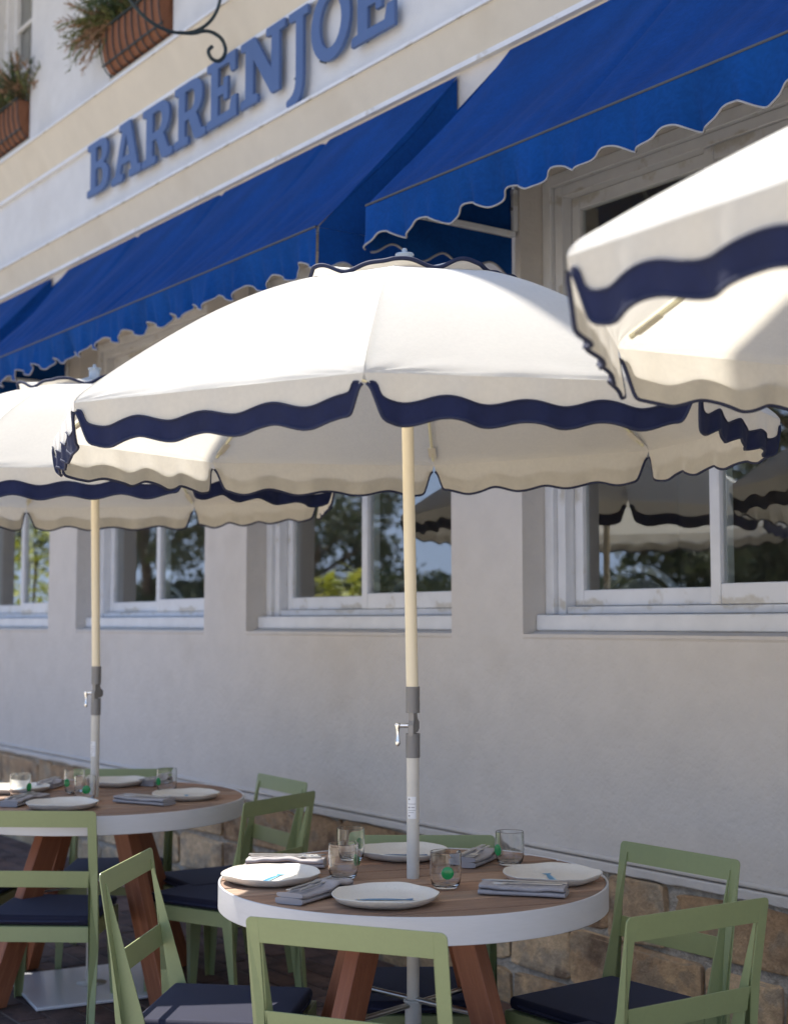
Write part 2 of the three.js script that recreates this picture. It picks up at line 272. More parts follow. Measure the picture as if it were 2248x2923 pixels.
function groundWindow(x0) {
  const w = sub('window', bld), x1 = x0 + WW, zf = -0.115, e = 0.0015;
  const frame = [rspan(x0 + e, x0 + 0.05, WY0 + 0.075, WY1 - e, -0.24, zf), rspan(x0 + 0.051, x0 + 0.095, WY0 + 0.075, WY1 - 0.051, -0.24, zf - 0.022), rspan(x1 - 0.05, x1 - e, WY0 + 0.075, WY1 - e, -0.24, zf), rspan(x1 - 0.095, x1 - 0.051, WY0 + 0.075, WY1 - 0.051, -0.24, zf - 0.022),
    rspan(x0 + 0.051, x1 - 0.051, WY1 - 0.05, WY1 - e, -0.24, zf), rspan(x0 + 0.096, x1 - 0.096, WY1 - 0.095, WY1 - 0.052, -0.24, zf - 0.022), rspan(x0 + 0.096, x1 - 0.096, WY0 + 0.076, WY0 + 0.105, -0.24, zf - 0.03)];
  part('frame', uvm(merge(frame)), M.white, w);
  part('sill', uvm(merge([rspan(x0 + 0.002, x1 - 0.002, WY0 + 0.012, WY0 + 0.074, -0.26, -0.066, 0.007)])), M.white, w);
  // sloping rendered apron below the sill
  const ap = new THREE.Shape([[-0.25, WY0 - 0.02], [0.0, WY0 - 0.02], [0.004, WY0 - 0.012], [-0.07, WY0 + 0.011], [-0.25, WY0 + 0.011]].map((p) => new THREE.Vector2(...p)));
  part('sill_apron', uvm(new THREE.ExtrudeGeometry(ap, { depth: WW - 0.004, bevelEnabled: false }).rotateY(-Math.PI / 2).translate(x1 - 0.002, 0, 0)), M.wall, w);
  const xm = (x0 + x1) / 2, y0 = WY0 + 0.107, y1 = WY1 - 0.097;
  const leaf = (a, b, z0, z1, low) => {
    const st = 0.045, br = low;
    part('sash', uvm(merge([rspan(a, a + st, y0, y1, z0, z1), rspan(b - st, b, y0, y1, z0, z1), rspan(a + st + e, b - st - e, y0, y0 + br, z0, z1), rspan(a + st + e, b - st - e, y1 - 0.05, y1, z0, z1)])), M.white, w);
    part('pane', span(a + st + e, b - st - e, y0 + br + e, y1 - 0.05 - e, (z0 + z1) / 2 - 0.002, (z0 + z1) / 2 - 0.0018).clone(), M.pane, w);
  };
  leaf(x0 + 0.097, xm + 0.022, -0.222, -0.186, 0.062);
  leaf(xm - 0.022, x1 - 0.097, -0.182, -0.146, 0.072);
}
WIN.forEach(groundWindow);
UPW.forEach((x0) => {
  const w = sub('window', bld), x1 = x0 + UW, z0 = -0.19, z1 = -0.12, e = 0.0015;
  part('frame', uvm(merge([rspan(x0 + e, x0 + 0.07, UY0 + 0.05, UY1 - e, z0, z1), rspan(x1 - 0.07, x1 - e, UY0 + 0.05, UY1 - e, z0, z1), rspan(x0 + 0.071, x1 - 0.071, UY1 - 0.07, UY1 - e, z0, z1)])), M.white, w);
  part('sill', uvm(rspan(x0 + e, x1 - e, UY0 + 0.002, UY0 + 0.049, -0.3, 0.005, 0.006)), M.cream, w);
  for (const [a, b, za, zb] of [[UY0 + 0.051, 5.52, -0.165, -0.130], [5.5, UY1 - 0.071, -0.204, -0.168]]) {
    const xa = x0 + 0.072, xb = x1 - 0.072, xm = (xa + xb) / 2, ym = (a + b) / 2;
    part('sash', uvm(merge([rspan(xa, xa + 0.045, a, b, za, zb), rspan(xb - 0.045, xb, a, b, za, zb), rspan(xa + 0.046, xb - 0.046, a, a + 0.05, za, zb), rspan(xa + 0.046, xb - 0.046, b - 0.045, b, za, zb), rspan(xm - 0.011, xm + 0.011, a + 0.051, b - 0.046, za + 0.006, zb - 0.004), rspan(xa + 0.046, xm - 0.012, ym - 0.011, ym + 0.011, za + 0.006, zb - 0.004), rspan(xm + 0.012, xb - 0.046, ym - 0.011, ym + 0.011, za + 0.006, zb - 0.004)])), M.white, w);
    part('pane', span(xa + 0.046, xb - 0.046, a + 0.051, b - 0.046, za + 0.002, za + 0.0022), M.pane, w);
  }
  // dark room behind
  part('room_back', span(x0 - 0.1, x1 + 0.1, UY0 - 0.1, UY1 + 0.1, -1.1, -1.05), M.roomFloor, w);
});

// ------------------------------------------------------------------ sign lettering
{
  const GL = {
    B: ['M0,0 L46,0 C68,0 79,10 79,28 C79,40 71,48 62,52 C70,57 75,64 75,75 C75,92 62,100 44,100 L2,100 C-2,100 -2,85 2,85 L11,84 L11,16 L2,15 C-2,14 -2,0 0,0', 'M33,61 L42,61 C50,61 52,67 52,73 C52,80 49,85 42,85 L33,85', 'M33,15 L44,15 C53,15 56,22 56,29 C56,38 52,45 43,45 L33,45'],
    A: ['M0,0 L36,0 C40,0 40,15 36,15 L31,15 L34,27 L60,27 L63,15 L58,15 C54,14 54,0 58,0 L94,0 C98,0 98,15 94,15 L86,16 L60,100 L26,100 C22,100 22,86 26,86 L33,86 L11,16 L2,15 C-2,14 -2,0 0,0', 'M38,42 L56,42 L47,76'],
    R: ['M0,0 L40,0 C44,0 44,15 40,15 L33,15 L33,38 L42,38 L56,8 C59,2 62,0 70,0 L90,0 C94,0 94,15 90,15 L80,16 L66,43 C78,48 83,60 83,71 C83,91 70,100 48,100 L2,100 C-2,100 -2,85 2,85 L11,84 L11,16 L2,15 C-2,14 -2,0 0,0', 'M33,54 L46,54 C55,54 58,62 58,69 C58,79 54,84 46,84 L33,84'],
    E: ['M0,0 L84,0 L84,34 L68,34 L63,16 L33,16 L33,42 L46,42 L46,32 L60,32 L60,68 L46,68 L46,58 L33,58 L33,84 L61,84 L66,68 L81,68 L81,100 L2,100 C-2,100 -2,85 2,85 L11,84 L11,16 L2,15 C-2,14 -2,0 0,0'],
    N: ['M0,0 L40,0 C44,0 44,15 40,15 L32,16 L32,64 L72,0 L92,0 L92,84 L102,85 C106,86 106,100 102,100 L62,100 C58,100 58,85 62,85 L72,84 L72,40 L34,100 L2,100 C-2,100 -2,85 2,85 L11,84 L11,16 L2,15 C-2,14 -2,0 0,0'],
    J: ['M8,100 L58,100 C62,100 62,85 58,85 L48,84 L48,8 C48,-22 34,-34 12,-34 C0,-34 -4,-20 6,-18 C20,-16 26,-8 26,8 L26,84 L10,85 C6,86 6,100 8,100'],
  };
  function shapePath(str, P) { let m; const re = /([MLC])([^MLC]+)/g; while ((m = re.exec(str))) { const a = m[2].trim().split(/[\s,]+/).map(Number); if (m[1] === 'M') P.moveTo(a[0], a[1]); else if (m[1] === 'L') P.lineTo(a[0], a[1]); else P.bezierCurveTo(...a); } return P; }
  const sign = thing('sign_lettering', 'row of raised blue capital letters on the white wall between two cornices', 'sign', [0, 0, 0.034]);
  const put = (ch, xl, xr, y0, h) => {
    let s;
    if (ch === 'O') { s = new THREE.Shape(); s.absellipse(45, 50, 45, 53, 0, Math.PI * 2, false, 0); const q = new THREE.Path(); q.absellipse(45, 50, 23, 33, 0, Math.PI * 2, true, 0); s.holes.push(q); } else { s = shapePath(GL[ch][0], new THREE.Shape()); for (const hh of GL[ch].slice(1)) s.holes.push(shapePath(hh, new THREE.Path())); }
    const g = new THREE.ExtrudeGeometry(s, { depth: 6, bevelEnabled: true, bevelSize: 0.35, bevelThickness: 0.35, bevelOffset: -1.7, bevelSegments: 1, curveSegments: 14 }); g.computeBoundingBox(); const b = g.boundingBox;
    const kx = (xr - xl) / (b.max.x - b.min.x), ky = h / 100; g.scale(kx, ky, 0.003); g.translate(xl - b.min.x * kx, y0, 0);
    const l = part('letter', uvm(g), M.letter, sign);
    const xc = (xl + xr) / 2; part('standoff', merge([rod(V(xl + 0.06, y0 + 0.03, -0.034), V(xl + 0.06, y0 + 0.03, 0.002), 0.006), rod(V(xl + 0.07, y0 + h * 0.92, -0.034), V(xl + 0.07, y0 + h * 0.92, 0.002), 0.006)]), M.iron, l);
  };
  put('B', -8.26, -7.945, 4.105, 0.345); put('A', -7.90, -7.49, 4.09, 0.36); put('R', -7.478, -7.09, 4.085, 0.355); put('R', -7.07, -6.70, 4.085, 0.36); put('E', -6.69, -6.365, 4.09, 0.37);
  put('N', -6.325, -5.88, 4.095, 0.36); put('J', -5.872, -5.675, 4.085, 0.365); put('O', -5.645, -5.31, 4.10, 0.36); put('E', -5.295, -4.955, 4.085, 0.365);
}

// ------------------------------------------------------------------ awnings
function awning(x0, x1, label) {
  const a = thing('awning', label, 'awning', [x0, 0, 0], 0, 'blue scalloped awnings over the ground floor windows'), L = x1 - x0;
  const yt = 3.735, yb = 2.975, zt = 0.012, zb = 0.71, nrm = V(0, 0.69, 0.74), seams = Math.max(1, Math.round(L / 1.02));
  const ph = rnd() * 6;
  part('canopy', grid(Math.round(L * 48), 18, (u, v) => {
    const s = (u * seams) % 1, edge = Math.exp(-Math.pow(Math.min(s, 1 - s) / 0.018, 2)) * (u > 0.01 && u < 0.99 ? 1 : 0);
    const crease = 0.010 * Math.sin(u * L * 6.5 + 2.6 * v + ph) * Math.sin(v * Math.PI) + 0.006 * Math.sin(u * L * 15 - v * 4 + ph * 2) * v * (1 - v * 0.6) + 0.004 * Math.sin(u * L * 41 + v * 2) * v * v;
    const d = -0.026 * Math.sin(Math.PI * v) - 0.016 * edge * (1 - Math.pow(v, 10)) + 1.5 * crease * (1 - Math.pow(v, 8));
    return V(u * L, lerp(yt, yb, v) + nrm.y * d, lerp(zt, zb, v) + nrm.z * d);
  }, (u, v) => [u * L, v * 1.03]), M.awning, a);
  const nsc = Math.round(L / 0.222);
  const drop = (u) => 0.138 + 0.021 * Math.cos(u * nsc * 2 * Math.PI);
  const zf = (u, v) => zb + 0.004 + v * (0.013 * Math.sin(u * L * 23 + ph) + 0.009 * Math.sin(u * L * 51 + 2 * ph) + 0.016 * Math.sin(u * L * 6.1 + 1) + 0.006 * Math.sin(u * L * 83 + 3 * ph)) - 0.012 * v;
  const NF = nsc * 14;
  part('valance', grid(NF, 8, (u, v) => V(u * L, yb - 0.006 - v * drop(u), zf(u, v)), (u, v) => [u * L, v * 0.18 + 2]), M.awning, a);
  const bp = []; for (let i = 0; i <= NF; i++) { const u = i / NF; bp.push(V(u * L, yb - 0.006 - drop(u), zf(u, 1))); }
  part('binding', tube(bp, 0.0038, NF * 2, 5), M.binding, a);
  part('piping', tube([V(0, yb, zb + 0.004), V(L / 2, yb - 0.003, zb + 0.004), V(L, yb, zb + 0.004)], 0.0045, 60, 6), M.rope, a);
  for (const [x, sx] of [[0.004, 1], [L - 0.004, -1]]) {
    const wing = new THREE.BufferGeometry(); wing.setAttribute('position', new THREE.Float32BufferAttribute([x, yt - 0.01, zt, x, yb + 0.0, zt, x, yb + 0.0, zb - 0.01], 3)); wing.setAttribute('uv', new THREE.Float32BufferAttribute([0, 0.75, 0, 0, 0.7, 0], 2)); wing.setIndex([0, 1, 2]); wing.computeVertexNormals();
    const wg = part('side_wing', wing, M.awning, a);
    const ns = 3, dr = (u) => 0.128 + 0.024 * Math.cos(u * ns * 2 * Math.PI);
    part('side_valance', grid(48, 5, (u, v) => V(x + sx * (v * 0.006 * Math.sin(u * 14)), yb - 0.001 - v * (dr(u) + 0.021), lerp(zt, zb - 0.012, u)), (u, v) => [u * 0.7, v * 0.17]), M.awning, a);
    const sp = []; for (let i = 0; i <= 48; i++) { const u = i / 48; sp.push(V(x + sx * 0.006 * Math.sin(u * 14), yb - 0.022 - dr(u), lerp(zt, zb - 0.012, u))); }
    part('binding', tube(sp, 0.0045, 90, 5), M.binding, a);
    const fx = x + sx * 0.018;
    const fr = part('frame_arm', uvm(merge([rspan(fx - 0.011, fx + 0.011, yb - 0.015, yb + 0.01, 0.016, zb - 0.016), rspan(fx - 0.011, fx + 0.011, yb + 0.012, yb + 0.18, 0.003, 0.025)])), M.white, a);
    part('bolt', rod(V(fx, yb + 0.1, 0.025), V(fx, yb + 0.1, 0.031), 0.007), M.cast, fr);
    part('frame_arm', uvm(rod(V(fx, yt - 0.15, 0.03), V(fx, yb + 0.012, zb - 0.15), 0.009)), M.white, a);
  }
  part('front_bar', uvm(rod(V(0.03, yb - 0.012, zb - 0.015), V(L - 0.03, yb - 0.012, zb - 0.015), 0.011)), M.white, a);
  return a;
}
awning(-12.98, -8.90, 'blue awning over the windows past the start of the lettering, farthest along the wall');
awning(-8.63, -4.556, 'long blue awning mounted below the lettering, with one dark end showing');
awning(-4.22, -0.12, 'blue awning over the window behind the cropped umbrella, pale frame visible underneath');

// ------------------------------------------------------------------ iron bracket and planters
{
  const b = thing('iron_bracket', 'curled wrought iron bracket fixed to the wall above the blue lettering', 'bracket', [-6.3, 4.70, 0]);
  const ring = []; for (let i = 0; i < 24; i++) { const t = i / 24 * Math.PI * 2; ring.push(V(0, 0.285 * Math.sin(t), 0.47 + 0.285 * Math.cos(t))); }
  part('ring', tube(ring, 0.009, 72, 8, true), M.iron, b);
  part('scroll', tube([V(0, -0.279, 0.42), V(0, -0.262, 0.34), V(0, -0.237, 0.285), V(0, -0.230, 0.236), V(0, -0.253, 0.177), V(0, -0.303, 0.154), V(0, -0.352, 0.17), V(0, -0.375, 0.20), V(0, -0.369, 0.236), V(0, -0.335, 0.254), V(0, -0.305, 0.232)], 0.010, 60, 8), M.iron, b);
  part('wall_bar', uvm(merge([rspan(-0.014, 0.014, 0.10, 0.60, 0.001, 0.014), rod(V(0, 0.295, 0.01), V(0, 0.295, 0.80), 0.010)])), M.iron, b);
}
function blades(n, f) { const gs = []; for (let i = 0; i < n; i++) gs.push(f(i)); return merge(gs); }
function sprig(o, dir, len, r, bend) { // stem bearing needle-like leaves
  const gs = [], up = V(0, 1, 0), end = o.clone().addScaledVector(dir, len).add(V(0, bend, 0)), mid = o.clone().addScaledVector(dir, len * 0.55).add(V(0, len * 0.12, 0));
  const c = new THREE.QuadraticBezierCurve3(o, mid, end); gs.push(new THREE.TubeGeometry(c, 4, 0.0018, 3));
  const n = Math.round(len * 120);
  for (let i = 0; i < n; i++) { const t = 0.15 + 0.85 * i / n, p = c.getPoint(t), g = new THREE.PlaneGeometry(0.007, rr(0.03, 0.055)).translate(0, 0.022, 0); g.rotateX(rr(0.3, 1.2)); g.rotateY(rr(0, 6.28)); const q = new THREE.Quaternion().setFromUnitVectors(up, c.getTangent(t)); g.applyQuaternion(q); g.translate(p.x, p.y, p.z); gs.push(g); }
  return merge(gs);
}
function windowBox(xc, label) {
  const p = thing('window_box', label, 'planter', [xc, UY0 + 0.05, -0.012], 0, 'iron window boxes with plants on the upper windows');
  const w = 0.82, h = 0.27, prof = [[0.085, h], [0.082, h * 0.6], [0.062, h * 0.25], [0.025, 0.02], [-0.05, 0.012], [-0.08, 0.05], [-0.09, h]];
  const sh = new THREE.Shape(prof.map((q) => new THREE.Vector2(...q)));
  part('coir_liner', uvm(new THREE.ExtrudeGeometry(sh, { depth: w - 0.03, bevelEnabled: false }).rotateY(-Math.PI / 2).translate(w / 2 - 0.015, 0, 0)), M.coir, p);
  part('soil', uvm(span(-w / 2 + 0.03, w / 2 - 0.03, h - 0.002, h + 0.012, -0.085, 0.08)), M.soil, p);
  for (let i = 0; i <= 9; i++) { const x = lerp(-w / 2 + 0.012, w / 2 - 0.012, i / 9); part('basket_bar', tube([V(x, h + 0.01, 0.093), V(x, h * 0.6, 0.091), V(x, h * 0.25, 0.071), V(x, 0.012, 0.032), V(x, 0.0, -0.05)], 0.0045, 20, 5), M.iron, p); }
  for (const [y, z] of [[h + 0.006, 0.098], [0.062, 0.071]]) part('basket_rail', tube([V(-w / 2, y, z), V(0, y, z), V(w / 2, y, z)], 0.0065, 8, 6), M.iron, p);
  for (let k = 0; k < 3; k++) {
    const gs = []; for (let i = 0; i < 60; i++) { const o = V(rr(-w / 2 + 0.04, w / 2 - 0.04), h, rr(-0.06, 0.07)), side = o.x / w * 1.1; const d = V(side + rr(-0.4, 0.4), rr(0.25, 1), rr(-0.1, 0.9)).normalize(); gs.push(sprig(o, d, rr(0.14, 0.36), 0, rr(-0.1, 0.06))); }
    if (k < 2) for (let i = 0; i < 26; i++) gs.push(sprig(V(-w / 2 + rr(0.02, 0.2), h, rr(0, 0.08)), V(rr(-1, -0.4), rr(-0.1, 0.5), rr(0.2, 0.7)).normalize(), rr(0.18, 0.38), 0, rr(-0.2, 0.02)));
    part('foliage', mergeGeometries(gs), M.foliage[k], p);
  }
}
windowBox(UPW[1] + UW / 2, 'terracotta coloured window box with straggly plant spilling towards the lettering');
windowBox(UPW[0] + UW / 2, 'terracotta coloured window box under the white sash window farther along the wall');

// ------------------------------------------------------------------ umbrellas
function makeUmbrella(name, label, rise = 1, bulge = 1) {
  const U = thing(name, label, 'umbrella', [0, 0, 0], 0, 'cream umbrellas with scalloped navy trim over the tables');
  const R = 1.0265, ANG = (k) => THREE.MathUtils.degToRad(42.4 - 0.8 + 45 * k);
  const fy = (r, y) => { const l = 1.994 + 0.421 * (1.022 - r); return y < 1.995 ? y : 1.994 + (l + (y - l) * bulge - 1.994) * rise; }; // flatter or fuller dome
  const prof = [[0.02, 2.415], [0.285, 2.383], [0.453, 2.328], [0.626, 2.247], [0.76, 2.169], [0.89, 2.085], [0.965, 2.032], [1.010, 1.997], [1.0225, 1.981]].map(([r, y]) => [r, fy(r, y)]);
  const pc = new THREE.CatmullRomCurve3(prof.map(([r, y]) => V(r, y, 0)), false, 'centripetal');
  const TOP = 0.285;
  const tilt = sub('canopy_frame', U); tilt.position.y = 1.17; tilt.rotation.x = 0.021;
  const dy = -1.17;
  const tStart = 0.14;
  const dome = (t) => pc.getPoint(lerp(tStart, 1, t));
  const nu = 96, nd = 40, ns = 8, SK = 0.10;
  for (let k = 0; k < 8; k++) {
    const a0 = ANG(k), a1 = ANG(k + 1), c0 = V(Math.cos(a0), 0, Math.sin(a0)), c1 = V(Math.cos(a1), 0, Math.sin(a1)), seedp = rnd() * 10;
    const drop = (u) => { const w = 0.5 - 0.5 * Math.cos((u + 0.02 * Math.sin(u * 5 + seedp)) * 4 * 2 * Math.PI - 0.6 + 0.25 * Math.sin(seedp * 3)); const e = Math.min(u, 1 - u); return (0.108 - 0.017 * (1 + 0.22 * Math.sin(u * 7 + seedp * 2)) * (1 - w)) * sstep(-0.012, 0.05, e) * (e < 0.004 ? 0.62 : 1); };
    const on = (u, r, y, bil) => { const p = c0.clone().lerp(c1, u).multiplyScalar(r); p.y = y + dy - bil * Math.sin(Math.PI * u); return p; };
    const inw = c0.clone().add(c1).normalize();
    const pt = (u, v) => { const q = dome(v); const e = Math.min(u, 1 - u), dc = Math.hypot(e * 0.79 * v, (1 - v) * 0.86), th = Math.atan2((1 - v) * 0.86, e * 0.79 + 1e-4);
      const cr = v < 0.999 ? 0.0032 * Math.sin(th * 11 + (u < 0.5 ? seedp : seedp + 2)) * Math.exp(-dc / 0.13) * sstep(0, 0.03, dc) * sstep(0, 0.03, 1 - v) + 0.0011 * Math.sin(u * 120 + seedp) * Math.exp(-(1 - v) / 0.05) * sstep(0, 0.04, 1 - v) + 0.0022 * Math.exp(-Math.pow(e / 0.008, 2)) : 0;
      return on(u, q.x, q.y + cr + 0.0035 * Math.sin(u * 19 + seedp) * v * v * (1 - Math.pow(v, 8)) * (1 - Math.pow(2 * u - 1, 2)), 0.006 * Math.sin(Math.PI * v)); };
    const panel = sub('canopy_panel', tilt);
    part('cloth', grid(nu, nd, pt, (u, v) => [u * 0.8 + k, v * 0.9]), M.canvas, panel);
    const eq = dome(1);
    const skirt = (u, d, off = 0) => { // d metres below the rim fold
      const g = on(u, eq.x - 0.10 * d + off, eq.y - d, 0); const rip = 0.0035 * Math.sin(u * 4 * 2 * Math.PI - 0.6 + seedp * 0.2) * d / SK + (0.0045 * Math.sin(u * 23 + seedp) + 0.003 * Math.sin(u * 53 + 2 * seedp)) * d / SK; g.addScaledVector(inw, rip); return g;
    };
    const un = (u) => { const e = 0.010 + 0.980 * u; return e; };
    part('skirt', grid(64, ns, (u, v) => skirt(lerp(lerp(0, 0.012, v), lerp(1, 0.988, v), u), v * Math.max(0.03, drop(un(u)))), (u, v) => [u * 0.8 + k, v * 0.1 + 3]), M.canvas, panel);
    const band = 0.047;
    const trimTop = (u) => Math.max(0.012, drop(un(u)) - band * sstep(0, 0.03, Math.min(u, 1 - u) + 0.008));
    const tu = (u) => lerp(0.016, 0.984, u);
    part('trim', grid(96, 4, (u, v) => skirt(tu(u), lerp(trimTop(u), drop(un(u)) - 0.001, v), 0.0035), (u, v) => [u * 0.8, v * 0.05]), M.navyTrim, panel);
    const e = []; e.push(skirt(0.006, 0.022)); for (let i = 0; i <= 90; i++) e.push(skirt(tu(i / 90), Math.max(0.03, drop(un(i / 90))), 0.002)); e.push(skirt(0.994, 0.022));
    part('piping', tube(e, 0.0042, 200, 5), M.piping, panel);
    const e2 = []; for (let i = 0; i <= 60; i++) e2.push(skirt(tu(i / 60), trimTop(i / 60) + 0.001, 0.0045)); part('piping', tube(e2, 0.0022, 120, 4), M.piping, panel);
  }
  // ribs, pockets and struts
  for (let k = 0; k < 8; k++) {
    const a = ANG(k), c = V(Math.cos(a), 0, Math.sin(a)), at = (r, y) => V(c.x * r, fy(r, y) + dy, c.z * r);
    const rib = part('rib', tube([at(0.04, 2.385), at(0.30, 2.358), at(0.46, 2.308), at(0.64, 2.222), at(0.78, 2.138), at(0.90, 2.060), at(0.995, 1.996)], 0.0055, 40, 6), M.rib, tilt);
    const pk = rbox(0.06, 0.0025, 0.026, 0.001); pk.rotateZ(-0.52).rotateY(-a).translate(...at(0.955, 2.018).toArray()); part('pocket', pk, M.canvas, rib);
    part('strut', rod(at(0.03, 2.10), at(0.56, 2.255), 0.004), M.rib, tilt);
  }
  part('runner', merge([new THREE.CylinderGeometry(0.034, 0.034, 0.06, 20).translate(0, 2.11 + dy, 0), new THREE.CylinderGeometry(0.042, 0.042, 0.016, 20).translate(0, 2.14 + dy, 0)]), M.poleWhite, tilt);
  // vent cap with its own wavy skirt
  const vr = 0.318;
  const vent = sub('vent_cap', tilt); vent.position.y = fy(0.02, 2.415) - 2.415;
  part('cloth', grid(128, 8, (u, v) => { const a = u * 2 * Math.PI, m = ((u * 8 - (42.4 - 0.8) / 45) % 1 + 1) % 1, oct = Math.cos(Math.PI / 8) / Math.cos((m - 0.5) * Math.PI / 4), r = lerp(0.03, vr, v) * oct, w = v * v * (0.009 * Math.sin(a * 9 + 1) + 0.006 * Math.sin(a * 14)); return V(Math.cos(a) * r, 2.432 + dy - 0.036 * v - 0.006 * v * v + w, Math.sin(a) * r); }, (u, v) => [u * 1.8, v * 0.3]), M.canvas, vent);
  const vp = []; for (let i = 0; i < 128; i++) { const u = i / 128, a = u * 2 * Math.PI, m = ((u * 8 - (42.4 - 0.8) / 45) % 1 + 1) % 1, oct = Math.cos(Math.PI / 8) / Math.cos((m - 0.5) * Math.PI / 4), r = vr * oct; vp.push(V(Math.cos(a) * r, 2.432 + dy - 0.042 + 0.009 * Math.sin(a * 9 + 1) + 0.006 * Math.sin(a * 14), Math.sin(a) * r)); }
  part('piping', tube(vp, 0.006, 400, 6, true), M.piping, vent);
  const fin = part('finial', new THREE.LatheGeometry([[0.0, 2.502], [0.006, 2.500], [0.008, 2.494], [0.006, 2.489], [0.012, 2.487], [0.026, 2.485], [0.027, 2.479], [0.0225, 2.477], [0.0225, 2.448], [0.05, 2.440], [0.06, 2.425]].map(([r, y]) => new THREE.Vector2(r, y + dy)), 28), M.clearPlastic, tilt); fin.position.y = vent.position.y;
  part('pole', uvm(rod(V(0, 0.09, 0), V(0, 1.25, 0), 0.0168, 0.0168, 28)), M.poleCream, tilt); // upper tube above the joint
  // tilting joint
  const j = sub('tilt_joint', U);
  const kn = (pts) => new THREE.ExtrudeGeometry(new THREE.Shape(pts.map((q) => new THREE.Vector2(...q))), { depth: 0.012, bevelEnabled: true, bevelSize: 0.002, bevelThickness: 0.002, bevelSegments: 2 }).translate(0, 0, -0.006).rotateY(-0.95);
  part('upper_sleeve', merge([new THREE.CylinderGeometry(0.0195, 0.0195, 0.072, 24).translate(0, 1.231, 0), kn([[-0.012, 1.20], [0.014, 1.20], [0.012, 1.168], [-0.004, 1.145], [-0.022, 1.142], [-0.034, 1.150], [-0.034, 1.168], [-0.018, 1.178]])]), M.cast, j);
  part('lower_sleeve', merge([new THREE.CylinderGeometry(0.0198, 0.0198, 0.066, 24).translate(0, 1.105, 0), kn([[-0.006, 1.135], [0.018, 1.135], [0.019, 1.160], [0.012, 1.175], [0.004, 1.165], [-0.002, 1.150]])]), M.cast, j);
  const lev = new THREE.LatheGeometry([[0, 0], [0.007, 0.001], [0.009, 0.006], [0.0055, 0.018], [0.0042, 0.03], [0.006, 0.05], [0.0075, 0.058], [0.004, 0.064], [0, 0.066]].map((q) => new THREE.Vector2(...q)), 16);
  part('handle', merge([lev.clone().rotateX(Math.PI).translate(-0.024, 1.168, 0.034), new THREE.CylinderGeometry(0.0065, 0.0065, 0.03, 12).rotateX(Math.PI / 2).rotateY(-0.6).translate(-0.016, 1.16, 0.022)]), M.chrome, j);
  part('pole', uvm(rod(V(0, 0.05, 0), V(0, 1.09, 0), 0.0172, 0.0172, 28)), M.poleWhite, U);
  { // maker's plate riveted on the lower tube
    const pm = sub('name_plate', U); const b = THREE.MathUtils.degToRad(36 + 14);
    const cv = document.createElement('canvas'); cv.width = 96; cv.height = 200; const g = cv.getContext('2d'); g.fillStyle = '#dcdcdc'; g.fillRect(0, 0, 96, 200); g.fillStyle = '#8b8b8f'; g.fillRect(8, 64, 80, 5); g.fillRect(10, 92, 24, 12); g.fillRect(44, 94, 36, 7); g.fillRect(8, 122, 80, 4); g.fillRect(14, 142, 58, 4);
    const t = new THREE.CanvasTexture(cv); t.colorSpace = THREE.SRGBColorSpace;
    const geo = new THREE.CylinderGeometry(0.0183, 0.0183, 0.060, 16, 1, true, -0.72, 1.44).rotateY(Math.PI / 2 - b).translate(0, 0.937, 0);
    part('plate', geo, S({ map: t, roughness: 0.4, metalness: 0.2 }), pm);
    for (const y of [0.915, 0.960]) part('rivet', new THREE.SphereGeometry(0.0022, 8, 6).translate(Math.cos(b + 0.35) * 0.0186, y, Math.sin(b + 0.35) * 0.0186), M.cast, pm);
  }
  part('stand_tube', new THREE.LatheGeometry([[0.0178, 0.42], [0.026, 0.42], [0.0265, 0.414], [0.0225, 0.408], [0.0225, 0.02], [0.06, 0.016], [0.06, 0.0]].map((q) => new THREE.Vector2(...q)), 28), M.poleWhite, U);
  part('base_plate', uvm(rbox(0.56, 0.014, 0.56, 0.005, 0, 0.0075, 0)), M.plate, U);
  return U;
}
const C1 = V(-3.188, 0, 1.268), C0 = V(-5.395, 0, 1.22), C2 = V(-1.0, 0, 1.35);
const umb = makeUmbrella('umbrella', 'cream scalloped umbrella standing through the round table with clear green-dotted glasses, joint lever hanging down');
umb.position.copy(C1);
dup(umb, 'cream umbrella through the round table nearest the planter windows, partly covered by the next umbrella', C0.toArray(), -0.164);
const cropped = makeUmbrella('umbrella', 'cream umbrella cut off by the picture edge, overlapping the awning with the visible pale frame', 0.97, 0.62);
cropped.position.copy(C2); cropped.rotation.y = 0.245;

